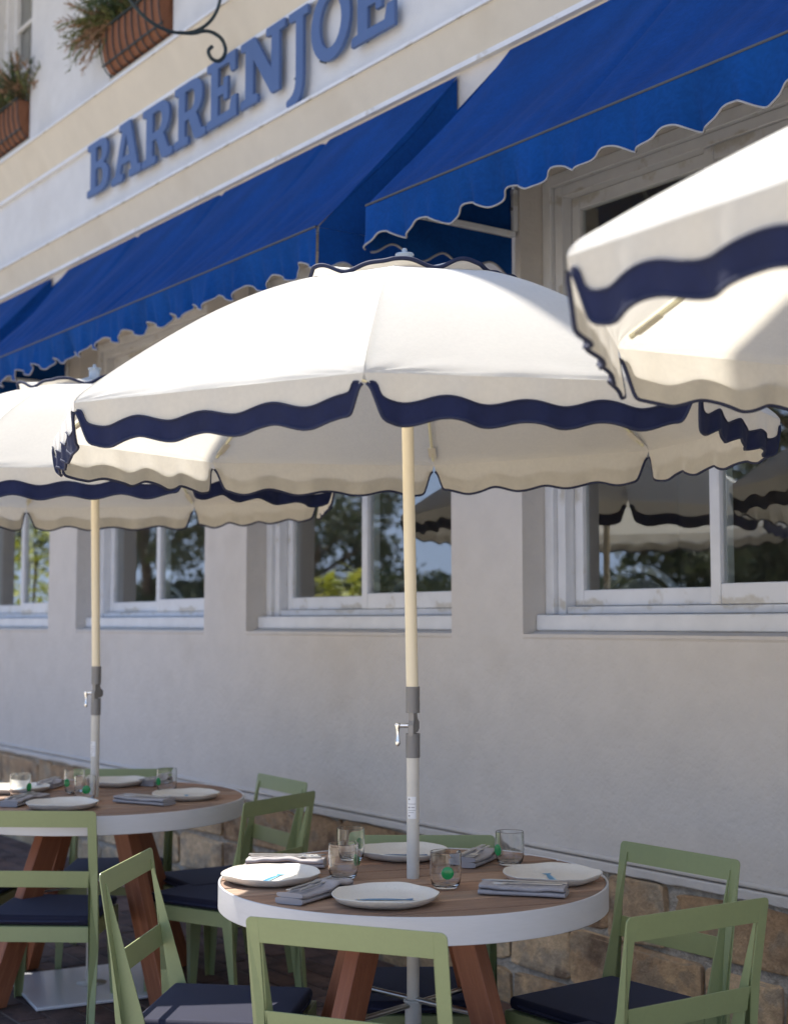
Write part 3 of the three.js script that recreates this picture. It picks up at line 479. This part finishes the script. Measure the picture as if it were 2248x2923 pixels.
// ------------------------------------------------------------------ tables
function makeTable(label) {
  const t = thing('round_table', label, 'table', [0, 0, 0], 0, 'round slatted tables along the wall');
  const R = 0.528, H = 0.745, bw = 0.1165, gap = 0.015;
  const th = Math.atan2(-0.407, 0.12), dir = new THREE.Vector2(Math.cos(th), Math.sin(th));
  const top = sub('table_top', t); top.rotation.y = -th;
  const ri = R - 0.007;
  let first = -0.60;
  for (let v = first; v < R; v += bw) {
    const a = Math.max(v + gap / 2, -ri), b = Math.min(v + bw - gap / 2, ri); if (b - a < 0.012) continue;
    const pts = [], n = 18, xa = (q) => Math.sqrt(Math.max(0, ri * ri - q * q));
    for (let i = 0; i <= n; i++) { const q = lerp(a, b, i / n); pts.push(new THREE.Vector2(xa(q), q)); }
    for (let i = n; i >= 0; i--) { const q = lerp(a, b, i / n); pts.push(new THREE.Vector2(-xa(q), q)); }
    const hole = Math.abs((a + b) / 2) < 0.09;
    const s = new THREE.Shape(pts);
    const g = new THREE.ExtrudeGeometry(s, { depth: 0.010, bevelEnabled: true, bevelSize: 0.002, bevelThickness: 0.002, bevelSegments: 1 }).rotateX(Math.PI / 2).translate(0, H - 0.002 - rr(0, 0.0015), 0);
    const o = rr(0, 3); part('plank', uvm(g.translate(o, 0, 0)).translate(-o, 0, 0), M.teak[Math.floor(rnd() * 3)], top);
  }
  part('backing', new THREE.CylinderGeometry(R - 0.01, R - 0.01, 0.016, 64).translate(0, H - 0.0135, 0), M.soil, t);
  part('rim', new THREE.LatheGeometry([[R - 0.004, H - 0.004], [R - 0.003, H + 0.0005], [R + 0.001, H + 0.0012], [R + 0.003, H - 0.001], [R + 0.003, H - 0.066], [R + 0.001, H - 0.068], [R - 0.004, H - 0.067], [R - 0.004, H - 0.004]].map((q) => new THREE.Vector2(...q)), 96), M.rim, t);
  part('under_frame', uvm(merge([rspan(-0.36, 0.36, H - 0.066, H - 0.026, -0.05, 0.05, 0.003), rspan(-0.05, 0.05, H - 0.067, H - 0.027, -0.36, -0.051, 0.003), rspan(-0.05, 0.05, H - 0.067, H - 0.027, 0.051, 0.36, 0.003)]).rotateY(0.45)), M.leg, t);
  for (let k = 0; k < 4; k++) {
    const a = -THREE.MathUtils.degToRad(36) + 0.42 + k * Math.PI / 2;
    const g = uvm(rbox(0.085, 0.72, 0.048, 0.003), 'y'); const p = g.attributes.position;
    for (let i = 0; i < p.count; i++) { const f = (0.36 - p.getY(i)) / 0.72; p.setX(i, p.getX(i) + lerp(0.165, 0.40, f)); p.setY(i, p.getY(i) + 0.36 + 0.0); if (p.getY(i) > 0.7) p.setY(i, 0.6765); if (p.getY(i) < 0.02) p.setY(i, 0.003); }
    g.computeVertexNormals(); part('leg', g.rotateY(-a), M.leg, t);
  }
  const br = []; part('brace', merge([rod(V(-0.26, 0.42, 0), V(0.26, 0.42, 0), 0.008), rod(V(0, 0.406, -0.26), V(0, 0.406, 0.26), 0.008)]).rotateY(-0.42 + 0.63), M.steel, t);
  return t;
}
const tab = makeTable('round slatted timber table with white rim, sunlit plate on its edge');
tab.position.copy(C1);
dup(tab, 'round slatted timber table with white rim closest to the planter windows', C0.toArray(), 0).scale.set(1.13, 1, 1.13);

// ------------------------------------------------------------------ chairs
function makeChair(label) {
  const c = thing('dining_chair', label, 'chair', [0, 0, 0], 0, 'green metal dining chairs around the tables');
  const W = 0.46, HT = 0.775, SE = 0.355, zb = -0.20, th = 0.004, fl = 0.029;
  // below the seat the back legs run straight, above it they lean back
  const lean = (g) => { const p = g.attributes.position; for (let i = 0; i < p.count; i++) { const y = p.getY(i); p.setZ(i, p.getZ(i) - (y > SE ? 0.17 * (y - SE) : 0.10 * (SE - y))); } g.computeVertexNormals(); return g; };
  const ext = (pts, d) => new THREE.ExtrudeGeometry(new THREE.Shape(pts.map((q) => new THREE.Vector2(...q))), { depth: d - 0.0012, bevelEnabled: true, bevelSize: 0.0006, bevelThickness: 0.0006, bevelSegments: 1 }).translate(0, 0, 0.0006);
  const cut = (pts) => { const o = []; for (let i = 0; i < pts.length; i++) { const a = pts[i], b = pts[(i + 1) % pts.length], n = Math.max(1, Math.ceil(Math.abs(a[1] - b[1]) / 0.05)); for (let k = 0; k < n; k++) o.push([lerp(a[0], b[0], k / n), lerp(a[1], b[1], k / n)]); } return o; };
  for (const s of [-1, 1]) {
    const xo = W / 2;
    const arc = []; for (let i = 0; i <= 5; i++) { const t = i / 5 * Math.PI / 2; arc.push([xo - 0.014 + 0.014 * Math.cos(t), HT - 0.014 + 0.014 * Math.sin(t)]); }
    const flange = [[xo - 0.024, 0.0], [xo - 0.004, 0.0], [xo, SE - 0.03], ...arc, [xo - fl, HT], [xo - fl, SE - 0.03]];
    const g1 = ext(cut(flange).map(([x, y]) => [x * s, y]), th).translate(0, 0, zb);
    const side = [[0, 0.0], [0.03, 0.0], [0.052, SE - 0.06], [0.052, SE + 0.03], [0.0025, HT - 0.03], [0, HT - 0.03]];
    const g2 = ext(cut(side), th).rotateY(-Math.PI / 2).translate(s * (xo - fl - 0.0005) + (s > 0 ? 0 : th), 0, zb + th + 0.0005);
    part('rear_leg', uvm(lean(merge([g1, g2]))), M.green, c);
  }
  const rail = (y0, y1) => uvm(lean(ext(cut([[-(W / 2 - fl - 0.0008), y0], [W / 2 - fl - 0.0008, y0], [W / 2 - fl - 0.0008, y1], [-(W / 2 - fl - 0.0008), y1]]), th).translate(0, 0, zb)));
  part('top_rail', rail(HT - 0.058, HT), M.green, c);
  part('back_slat', rail(HT - 0.275, HT - 0.217), M.green, c);
  // seat pan with a folded apron
  const d0 = zb + 0.012, d1 = 0.235, hw = W / 2 - fl - 0.008;
  part('seat_frame', uvm(merge([span(-hw, hw, SE - 0.006, SE, d0, d1), rspan(-hw - 0.004, -hw, SE - 0.055, SE - 0.001, d0, d1, 0.001), rspan(hw, hw + 0.004, SE - 0.055, SE - 0.001, d0, d1, 0.001), rspan(-hw - 0.004, hw + 0.004, SE - 0.055, SE - 0.001, d1 + 0.0005, d1 + 0.0045, 0.001), rspan(-hw - 0.004, hw + 0.004, SE - 0.055, SE - 0.001, d0 - 0.005, d0 - 0.0005, 0.001)])), M.green, c);
  for (const s of [-1, 1]) {
    const leg = [[hw + 0.0045, 0], [hw - 0.020, 0], [hw - 0.043, SE - 0.056], [hw + 0.0045, SE - 0.056]].map(([x, y]) => [x * s, y]);
    const g1 = ext(leg, th).translate(0, 0, d1), g2 = ext([[0, 0], [-0.022, 0], [-0.046, SE - 0.056], [0, SE - 0.056]], th).rotateY(-Math.PI / 2).translate(s * (hw + 0.0045) + (s > 0 ? 0 : th), 0, d1 - 0.0005);
    part('front_leg', uvm(merge([g1, g2])), M.green, c);
  }
  const cu = new RoundedBoxGeometry(0.405, 0.034, 0.43, 5, 0.0165), p = cu.attributes.position;
  for (let i = 0; i < p.count; i++) { const x = p.getX(i) / 0.2, z = p.getZ(i) / 0.21, k = (1 - x * x * x * x) * (1 - z * z * z * z); p.setY(i, p.getY(i) + (p.getY(i) > 0 ? 0.008 * k : 0) + 0.0015 * Math.sin(x * 5 + z * 3)); const cr = 1 - 0.035 * Math.pow(Math.abs(x * z), 4); p.setX(i, p.getX(i) * cr); p.setZ(i, p.getZ(i) * cr); }
  cu.computeVertexNormals();
  const q = part('seat_cushion', uvm(cu.translate(0, SE + 0.0195, 0.022)), M.cushion, c);
  const pp = []; for (let i = 0; i < 48; i++) { const t = i / 48 * 2 * Math.PI, k = 6, co = Math.cos(t), si = Math.sin(t), r = Math.pow(Math.pow(Math.abs(co), k) + Math.pow(Math.abs(si), k), -1 / k); pp.push(V(co * r * 0.201, SE + 0.018, 0.022 + si * r * 0.214)); }
  part('piping', tube(pp, 0.0035, 120, 5, true), M.piping, q);
  return c;
}
const chairs = [ // [table, rel x, rel z of the top rail, direction of the rail in degrees, label]
  [C1, -0.560, 0.585, -136.3, 'green metal chair whose navy seat carries a bright sun patch'],
  [C1, 0.510, 0.570, -32.1, 'green metal chair with its back to the viewer, in front of the near plate'],
  [C1, -0.445, -0.365, -54.1, 'green metal chair facing out from behind the pole and the far plate'],
  [C1, 0.228, -0.800, -1.0, 'green metal chair standing flat against the sandstone plinth beside the glass-laid table'],
  [C1, 0.840, -0.215, -86.9, 'green metal chair turned side-on in front of the chair against the plinth'],
  [C0, 0.481, 0.452, -51.8, 'green metal chair cropped by the picture edge at the table nearest the planter windows'],
  [C0, -0.66, -0.44, -55.9, 'green metal chair behind the farther umbrella pole, only its top rail showing'],
  [C0, 0.640, -0.480, -112, 'green metal chair between the two tables with its back towards the glass-laid table'],
  [C0, 0.075, -0.830, 4, 'green metal chair squeezed between the farther table and the wall'],
  [C0, -0.62, 0.60, -136, 'green metal chair on the far street side of the farther table'],
];
let proto;
for (const [t, x, z, deg, label] of chairs) {
  const a = THREE.MathUtils.degToRad(deg); let nx = -Math.sin(a), nz = Math.cos(a); if (nx * -x + nz * -z < 0) { nx = -nx; nz = -nz; }
  const pos = [t.x + x + nx * 0.265, 0, t.z + z + nz * 0.265], turn = Math.atan2(nx, nz);
  if (!proto) { proto = makeChair(label); proto.position.set(...pos); proto.rotation.y = turn; } else { const o = dup(proto, label, pos, turn); if (t === C1 && deg === -32.1) o.scale.x = 1.06; }
}

// ------------------------------------------------------------------ table settings
const TY = 0.7462;
function plateGeo(s) {
  const pr = [[0, 0.004], [0.06, 0.004], [0.098, 0.006], [0.118, 0.014], [0.131, 0.0235], [0.1335, 0.0245], [0.1345, 0.0225], [0.124, 0.010], [0.105, 0.001], [0.085, 0.0], [0, 0.0]];
  const g = new THREE.LatheGeometry(pr.map((q) => new THREE.Vector2(...q)), 96), p = g.attributes.position;
  for (let i = 0; i < p.count; i++) { const x = p.getX(i), z = p.getZ(i), r = Math.hypot(x, z), a = Math.atan2(z, x), k = 1 + sstep(0.06, 0.13, r) * (0.012 * Math.sin(3 * a + s) + 0.009 * Math.sin(5 * a + s * 2.3) + 0.004 * Math.sin(9 * a + s)); p.setX(i, x * k); p.setZ(i, z * k); p.setY(i, p.getY(i) + sstep(0.08, 0.13, r) * (0.0016 * Math.sin(4 * a + s * 3) + 0.0007 * Math.sin(9 * a))); }
  g.computeVertexNormals(); return uvm(g);
}
const plateGeos = [0.3, 2.1, 4.0].map(plateGeo);
function fishTexture(k) {
  const cv = document.createElement('canvas'); cv.width = 512; cv.height = 256; const g = cv.getContext('2d'); g.clearRect(0, 0, 512, 256);
  g.translate(256, 128); const col = ['#2f6f9f', '#3a8fb8', '#2c5f90'][k];
  g.fillStyle = col; g.beginPath(); g.moveTo(-190, 4); g.quadraticCurveTo(-60, -52, 120, -12); g.lineTo(176, -40); g.lineTo(164, 0); g.lineTo(180, 34); g.lineTo(120, 10); g.quadraticCurveTo(-60, 34, -190, 4); g.fill();
  g.fillStyle = 'rgba(190,215,225,0.85)'; g.beginPath(); g.moveTo(-170, 8); g.quadraticCurveTo(-50, 34, 110, 8); g.quadraticCurveTo(-50, 12, -170, 8); g.fill();
  g.strokeStyle = 'rgba(20,45,90,0.8)'; g.lineWidth = 4; for (let i = 0; i < 9; i++) { g.beginPath(); g.moveTo(-120 + i * 26, -24 + Math.abs(i - 3) * 2); g.lineTo(-108 + i * 26, -4); g.stroke(); }
  g.fillStyle = '#d8b24a'; g.beginPath(); g.arc(-160, 0, 8, 0, 7); g.fill(); g.fillStyle = '#14263f'; g.beginPath(); g.arc(-160, 0, 4, 0, 7); g.fill();
  const t = new THREE.CanvasTexture(cv); t.colorSpace = THREE.SRGBColorSpace; return t;
}
const fishMats = [0, 1, 2].map((k) => S({ map: fishTexture(k), transparent: true, alphaTest: 0.3, roughness: 0.4 }));
function plate(c, x, z, turn, k, label) {
  const o = thing('dinner_plate', label, 'plate', [c.x + x, TY, c.z + z], turn, 'hand-made plates with painted fish');
  part('dish', plateGeos[k], M.ceramic, o);
  part('fish_print', new THREE.PlaneGeometry(0.21, 0.098).rotateX(-Math.PI / 2).translate(0, 0.0062, 0), fishMats[k], o);
}
plate(C1, 0.235, 0.262, 0.95, 0, 'off white plate with a long blue fish, in front of the umbrella pole');
plate(C1, -0.185, 0.340, 2.2, 1, 'off white plate in full sun at the rim of the table');
plate(C1, -0.290, -0.182, 0.95, 2, 'off white plate half hidden behind the umbrella pole of the glass-laid table');
plate(C1, 0.255, -0.280, 2.6, 1, 'off white plate behind the pale folded napkin with cutlery');
plate(C0, 0.252, 0.240, 0.95, 0, 'off white plate next to the farther umbrella pole, behind the cropped chair rail');
plate(C0, -0.330, -0.250, 0.9, 2, 'off white plate in front of the top rail behind the farther pole');
plate(C0, 0.265, -0.272, 2.6, 1, 'off white plate at the rim of the farther table, above the side-facing chair');
plate(C0, -0.340, 0.190, 2.2, 1, 'off white plate at the sunny side of the farther table');

function napkinGeos(s, puff) {
  const L = 0.20, w = 0.072; const out = [];
  for (let k = 0; k < 2; k++) {
    const y0 = 0.0005 + k * 0.0125, hgt = 0.0128, wk = w - k * 0.003;
    out.push(grid(26, 24, (u, v) => { const a = v * 2 * Math.PI, e = 0.55, cx = Math.sign(Math.cos(a)) * Math.pow(Math.abs(Math.cos(a)), e), cy = Math.sign(Math.sin(a)) * Math.pow(Math.abs(Math.sin(a)), e); const wv = puff * (0.006 * Math.sin(u * 7 + s + k * 0.4) * (k + 1) / 3 + 0.002 * Math.sin(u * 17 + s)); return V((u - 0.5) * (L - k * 0.004), Math.max(0.0003 + k * 0.001, y0 + hgt / 2 + cy * hgt / 2 + (k > 0 || cy > 0 ? Math.max(wv, -0.002 * k) : 0)), cx * wk / 2 + 0.003 * Math.sin(u * 5 + s * 2) + k * 0.001); }, (u, v) => [u * 0.2, v * 0.16]));
    const mk = (u) => { const sh = []; for (let i = 0; i < 24; i++) { const g = out[out.length - 1].attributes.position, id = (u ? 26 : 0) + i * 27; sh.push(V(g.getX(id), g.getY(id), g.getZ(id))); } const c = sh.reduce((a, b) => a.add(b), V()).multiplyScalar(1 / 24); const pos = []; for (let i = 0; i < 24; i++) { const a = sh[i], b = sh[(i + 1) % 24]; pos.push(c.x, c.y, c.z, a.x, a.y, a.z, b.x, b.y, b.z); } const g = new THREE.BufferGeometry(); g.setAttribute('position', new THREE.Float32BufferAttribute(pos, 3)); g.computeVertexNormals(); return g; };
    const base = out[out.length - 1]; const tmp = [mk(0), mk(1)]; out[out.length - 1] = merge([base, ...tmp]);
  }
  return mergeGeometries(out);
}
function forkGeo() {
  const gs = []; const h = 0.0045;
  const hs = new THREE.Shape([[-0.1, -0.0035], [-0.06, -0.0045], [0.01, -0.0022], [0.035, -0.004], [0.045, -0.0105], [0.056, -0.0115], [0.056, 0.0115], [0.045, 0.0105], [0.035, 0.004], [0.01, 0.0022], [-0.06, 0.0045], [-0.1, 0.0035]].map((q) => new THREE.Vector2(...q)));
  gs.push(new THREE.ExtrudeGeometry(hs, { depth: 0.0016, bevelEnabled: true, bevelSize: 0.0004, bevelThickness: 0.0004, bevelSegments: 1 }).rotateX(-Math.PI / 2));
  for (let i = 0; i < 4; i++) gs.push(rbox(0.045, 0.0018, 0.0034, 0.0008, 0.0785, 0.0009, -0.0097 + i * 0.00647));
  const g = merge(gs), p = g.attributes.position; for (let i = 0; i < p.count; i++) { const x = p.getX(i); p.setY(i, p.getY(i) + (x > 0.02 ? -0.06 * (x - 0.02) + 1.4 * (x - 0.02) * (x - 0.06) * 0.6 : 0.03 * (0.02 - x) * 0.2)); } g.computeVertexNormals(); return g;
}
function knifeGeo() {
  const s = new THREE.Shape([[-0.11, -0.006], [-0.01, -0.004], [0.0, -0.009], [0.09, -0.008], [0.112, 0.004], [0.0, 0.005], [-0.01, 0.0045], [-0.11, 0.006]].map((q) => new THREE.Vector2(...q)));
  return new THREE.ExtrudeGeometry(s, { depth: 0.002, bevelEnabled: true, bevelSize: 0.0005, bevelThickness: 0.0005, bevelSegments: 1 }).rotateX(-Math.PI / 2);
}
const FORK = forkGeo(), KNIFE = knifeGeo(), NAP = [napkinGeos(0.5, 0.5), napkinGeos(2.4, 1.4), napkinGeos(4.4, 1.0)];
const napkins = [ // table, ends, variant, fork flip, label
  [C1, 0.135, 0.490, 0.005, 0.230, 1, 1, 'grey linen napkin folded in a stack beside the sunlit plate', "grey stacked napkin beside the sunlit plate"],
  [C1, -0.43, 0.275, -0.285, 0.100, 2, 1, 'pale sunlit napkin lying behind the plate in full sun', "sunlit napkin behind the sunlit plate"],
  [C1, -0.035, -0.205, -0.155, -0.400, 1, 0, 'rolled napkin behind the glass with the green dot, beside the far glass', "rolled napkin beside the far glass"],
  [C1, 0.275, -0.015, 0.450, -0.155, 0, 0, 'pale folded napkin with knife and fork across it, before the plate by the plinth chairs', "pale napkin before the plate by the plinth"],
  [C0, 0.205, -0.015, 0.430, -0.115, 0, 0, 'folded napkin in front of the rim plate on the farther table', "farther table napkin in front of the rim plate"],
  [C0, -0.20, -0.33, -0.26, -0.46, 1, 0, 'crumpled napkin beyond the glasses of the farther table', "crumpled napkin beyond the farther glasses"],
  [C0, 0.125, 0.415, -0.06, 0.195, 2, 1, 'napkin with a fork on the sunny side of the farther table', "farther table's sunny-side napkin"],
  [C0, -0.36, 0.06, -0.46, -0.03, 1, 0, 'napkin at the far edge of the farther table next to the pole', "napkin at the farther table's far edge"],
];
for (const [c, xa, za, xb, zb, k, flip, label, brief] of napkins) {
  const dx = xb - xa, dz = zb - za, L = Math.hypot(dx, dz), m = Math.atan2(-dz, dx), px = c.x + (xa + xb) / 2, pz = c.z + (za + zb) / 2;
  const o = thing('napkin', label, 'napkin', [px, TY, pz], m, 'folded linen napkins laid with cutlery');
  part('folded_cloth', NAP[k].clone().scale(Math.min(1.3, L / 0.2), 1, 1.1), M.linen, o);
  const top = TY + [0.0285, 0.031, 0.030][k];
  const f = thing('fork', 'steel fork resting on the ' + brief, 'fork', [px + 0.008 * Math.sin(m), top, pz + 0.008 * Math.cos(m)], m + (flip ? 0.05 : Math.PI + 0.04), 'forks on the napkins');
  part('fork_body', FORK, M.steel, f);
  const n = thing('table_knife', 'steel knife resting on the ' + brief, 'knife', [px - 0.016 * Math.sin(m), top, pz - 0.016 * Math.cos(m)], m + (flip ? 0 : Math.PI), 'knives on the napkins');
  part('knife_body', KNIFE, M.steel, n);
}
const glassGeo = new THREE.LatheGeometry([[0, 0.0005], [0.024, 0.0005], [0.031, 0.003], [0.037, 0.011], [0.0405, 0.024], [0.0418, 0.045], [0.041, 0.095], [0.0403, 0.0962], [0.0394, 0.095], [0.0398, 0.045], [0.0382, 0.025], [0.0345, 0.014], [0.028, 0.0085], [0, 0.0075]].map((q) => new THREE.Vector2(...q)), 48);
const dotGeo = (() => { const g = new THREE.SphereGeometry(1, 20, 14); g.scale(0.0025, 0.0165, 0.0165); return g.translate(0.0425, 0.046, 0); })();
const towardCam = (x, z) => Math.atan2(-(EYE.z - z), EYE.x - x);
const glasses = [
  [C1, -0.094, 0.167, 2.1, 'clear tumbler with fork tines resting against it, by the sunlit plate'],
  [C1, -0.320, -0.010, 2.4, 'clear tumbler directly behind the tumbler by the sunlit plate'],
  [C1, 0.179, 0.026, 0.12, 'clear tumbler with a full green dot facing out, beside the umbrella pole'],
  [C1, 0.004, -0.345, -0.95, 'clear tumbler with its green dot at the side, behind the pale folded napkin'],
  [C0, -0.122, 0.262, 0.9, 'clear tumbler on the sunny side of the farther table'],
  [C0, 0.091, 0.080, 0.1, 'clear tumbler with green dot beside the farther pole'],
  [C0, -0.150, 0.021, -0.8, 'clear tumbler behind the farther pole'],
  [C0, 0.034, -0.304, -0.95, 'clear tumbler with green dot in front of the wall-side chair of the farther table'],
];
for (const [c, x, z, off, label] of glasses) {
  const o = thing('tumbler', label, 'glass', [c.x + x, TY, c.z + z], towardCam(c.x + x, c.z + z) + off, 'clear glass tumblers with a green dot');
  part('tumbler_body', glassGeo, M.glass, o); part('green_dot', dotGeo, M.greenGlass, o);
}

// ------------------------------------------------------------------ inside the room
function rattanChair(x, z, turn, label) {
  const c = thing('rattan_chair', label, 'chair', [x, 0.70, z], turn, 'rattan chairs inside the dining room');
  const arch = []; for (let i = 0; i <= 14; i++) { const t = Math.PI * i / 14; arch.push(V(0.29 * Math.cos(t), 0.62 + 0.34 * Math.sin(t), -0.22 - 0.02 * Math.sin(t))); }
  arch.unshift(V(0.27, 0.44, -0.2)); arch.push(V(-0.27, 0.44, -0.2));
  part('back_hoop', tube(arch, 0.018, 60, 8), M.rattan, c);
  const s = new THREE.Shape(); s.moveTo(-0.24, 0.45); s.lineTo(0.24, 0.45); s.lineTo(0.255, 0.62); s.absellipse(0, 0.62, 0.255, 0.30, 0, Math.PI, false, 0); s.lineTo(-0.24, 0.45);
  part('back_panel', uvm(new THREE.ExtrudeGeometry(s, { depth: 0.01, bevelEnabled: false }).translate(0, 0, -0.232)), M.weave, c);
  part('seat', uvm(rbox(0.5, 0.045, 0.48, 0.02, 0, 0.43, 0.02)), M.weave, c);
  for (const [a, b] of [[-1, -1], [1, -1], [-1, 1], [1, 1]]) part('leg', rod(V(a * 0.23, 0, b * 0.21), V(a * 0.21, 0.41, b * 0.19), 0.015), M.rattan, c);
}
rattanChair(-4.05, -0.74, Math.PI, 'round-backed rattan chair seen through the window behind the centre umbrella trim');
rattanChair(-3.20, -1.1, 2.6, 'round-backed rattan chair deeper inside, seen past the centre window bar');
rattanChair(-8.15, -0.74, Math.PI, 'round-backed rattan chair seen through the window behind the farther pole');
rattanChair(-6.35, -1.3, 2.9, 'round-backed rattan chair inside the window left of the centre pole');
{
  const jar = thing('storage_jar', 'pale cylindrical jar on the inner ledge past the centre window bar', 'jar', [-3.00, 1.47, -0.42]);
  part('jar_body', new THREE.LatheGeometry([[0, 0], [0.036, 0], [0.038, 0.01], [0.038, 0.1], [0.03, 0.112], [0.03, 0.118], [0.0, 0.118]].map((v) => new THREE.Vector2(...v)), 24), M.ceramic, jar);
  const ledge = part('window_ledge', uvm(span(-13, 2, 1.36, 1.395, -0.6, -0.33)), M.roomFloor, bld);
  jar.position.y = 1.397; jar.position.x = -3.06;
}
function sofaTable(x, z, label) {
  const t = thing('indoor_table', label, 'table', [x, 0.70, z]);
  part('table_top', new THREE.CylinderGeometry(0.4, 0.4, 0.03, 40).translate(0, 0.73, 0), M.rim, t);
  part('pedestal', new THREE.LatheGeometry([[0.22, 0], [0.22, 0.015], [0.03, 0.04], [0.028, 0.71], [0.1, 0.713]].map((v) => new THREE.Vector2(...v)), 24), M.iron, t);
}
sofaTable(-3.5, -1.9, 'round pale dining table inside the room past the centre window bar');
sofaTable(-7.3, -1.9, 'round pale dining table inside the room behind the farther pole');

// ------------------------------------------------------------------ trees along the street, mirrored in the panes
function tree(x, z, h, r, label) {
  const t = thing('street_tree', label, 'tree', [x, -0.02, z], rr(0, 6), 'trees across the street mirrored in the windows');
  const tr = [tube([V(0, 0, 0), V(0.1, h * 0.25, 0.05), V(-0.05, h * 0.5, 0), V(0, h * 0.8, 0.1)], 0.16, 16, 8)];
  for (let i = 0; i < 7; i++) { const a = i * 2.4, y = h * rr(0.35, 0.6); tr.push(tube([V(0, y, 0), V(Math.cos(a) * r * 0.4, y + h * 0.12, Math.sin(a) * r * 0.4), V(Math.cos(a) * r * 0.75, y + h * 0.2, Math.sin(a) * r * 0.75)], 0.06, 8, 6)); }
  part('trunk', merge(tr), M.bark, t);
  leafMass(t, 'crown', 34, 5200, () => { const a = rr(0, 6.28), q = Math.sqrt(rnd()) * r * 0.85; return [Math.cos(a) * q, h * rr(0.42, 0.95), Math.sin(a) * q, rr(0.5, 1.1) * r * 0.32]; });
}
function leafMass(parent, name, clumps, n, where) { // leaf-sized faces spread through overlapping clumps
  const cl = []; for (let i = 0; i < clumps; i++) cl.push(where());
  const pos = new Float32Array(n * 9), a = V(), b = V(), u = V();
  for (let i = 0; i < n; i++) {
    const c = cl[i % clumps]; u.set(rr(-1, 1), rr(-1, 1), rr(-1, 1)).normalize().multiplyScalar(c[3] * Math.cbrt(rnd())); u.y *= 0.75; u.x += c[0]; u.y += c[1]; u.z += c[2];
    a.set(rr(-1, 1), rr(-1, 1), rr(-1, 1)).normalize().multiplyScalar(rr(0.12, 0.26)); b.set(rr(-1, 1), rr(-1, 1), rr(-1, 1)).normalize().multiplyScalar(rr(0.12, 0.26));
    pos.set([u.x, u.y, u.z, u.x + a.x, u.y + a.y, u.z + a.z, u.x + b.x, u.y + b.y, u.z + b.z], i * 9);
  }
  const g = new THREE.BufferGeometry(); g.setAttribute('position', new THREE.BufferAttribute(pos, 3)); g.computeVertexNormals(); part(name, g, M.treeLeaf, parent);
}
for (let k = 0; k < 6; k++) {
  const x = -38 + k * 5.2, h = [2.9, 2.7, 2.7, 2.5, 4.3, 4.2][k];
  const t = thing('street_hedge', 'dense clipped hedge section along the far side of the street', 'hedge', [x, -0.02, 15.5], 0, 'hedge sections along the far side of the street');
  part('stem', merge([-1.8, -0.6, 0.6, 1.8].map((q) => rod(V(q, 0, 0), V(q * 1.05, h * 0.7, 0.1), 0.06, 0.03, 7))), M.bark, t);
  leafMass(t, 'foliage', 90, 16000, () => [rr(-2.6, 2.6), rr(0.2, h - 0.5), rr(-0.9, 0.9), rr(0.5, 0.8)]);
}
tree(-33, 17, 5.6, 3.0, 'rounded street tree farthest down the street, mirrored beside the middle window bar');
tree(-38, 14.5, 7.5, 3.6, 'tall dark street tree mirrored in the window behind the farther pole');
tree(-15, 16, 7.5, 3.0, 'street tree opposite the tables, mirrored beside the cropped umbrella');
tree(-47, 13, 9, 4.5, 'big street tree closing the street, mirrored near the picture edge');

{ // two sunlit young plants out on the street whose mirror images show in the panes
  const leafy = (t, name, n, where, size) => { const gs = []; for (let i = 0; i < n; i++) { const L = rr(0.7, 1.3) * size, g = grid(2, 3, (u, v) => V((u - 0.5) * 0.42 * L * Math.sin(Math.PI * (0.06 + 0.9 * v)), -0.25 * L * v * v, v * L)); g.rotateX(-rr(-0.3, 0.9)).rotateY(rr(0, 6.28)); const q = where(); g.translate(q[0], q[1], q[2]); gs.push(g); } part(name, merge(gs), M.lime, t); };
  const a = thing('young_tree', 'slim young tree with a lime green leaf tuft, mirrored in the middle window', 'tree', [-14.06, -0.02, 5.33]);
  part('trunk', tube([V(0, 0, 0), V(0.03, 0.7, 0.02), V(-0.02, 1.3, 0), V(0, 1.85, 0)], 0.022, 20, 7), M.stem, a);
  leafy(a, 'crown', 90, () => { const t = rr(0, 6.28), r = Math.sqrt(rnd()) * 0.3; return [Math.cos(t) * r, 1.72 + rr(0, 0.3), Math.sin(t) * r]; }, 0.24);
  const b = thing('young_tree', 'tall bushy yellow green young tree mirrored in the window at the far end', 'tree', [-23.8, -0.02, 5.33]);
  part('trunk', merge([0, 1, 2].map((q) => tube([V(0, 0, 0), V(0.08 * (q - 1), 1.2, 0.05 * q), V(0.3 * (q - 1), 2.6, 0.1)], 0.03, 12, 6))), M.bark, b);
  leafy(b, 'crown', 520, () => { const t = rr(0, 6.28), r = Math.sqrt(rnd()) * 0.75; return [Math.cos(t) * r, rr(1.5, 3.5), Math.sin(t) * r]; }, 0.22);
}

scene.traverse((o) => { if (o.isMesh) { o.castShadow = true; o.receiveShadow = true; } });
renderer.render(scene, camera);
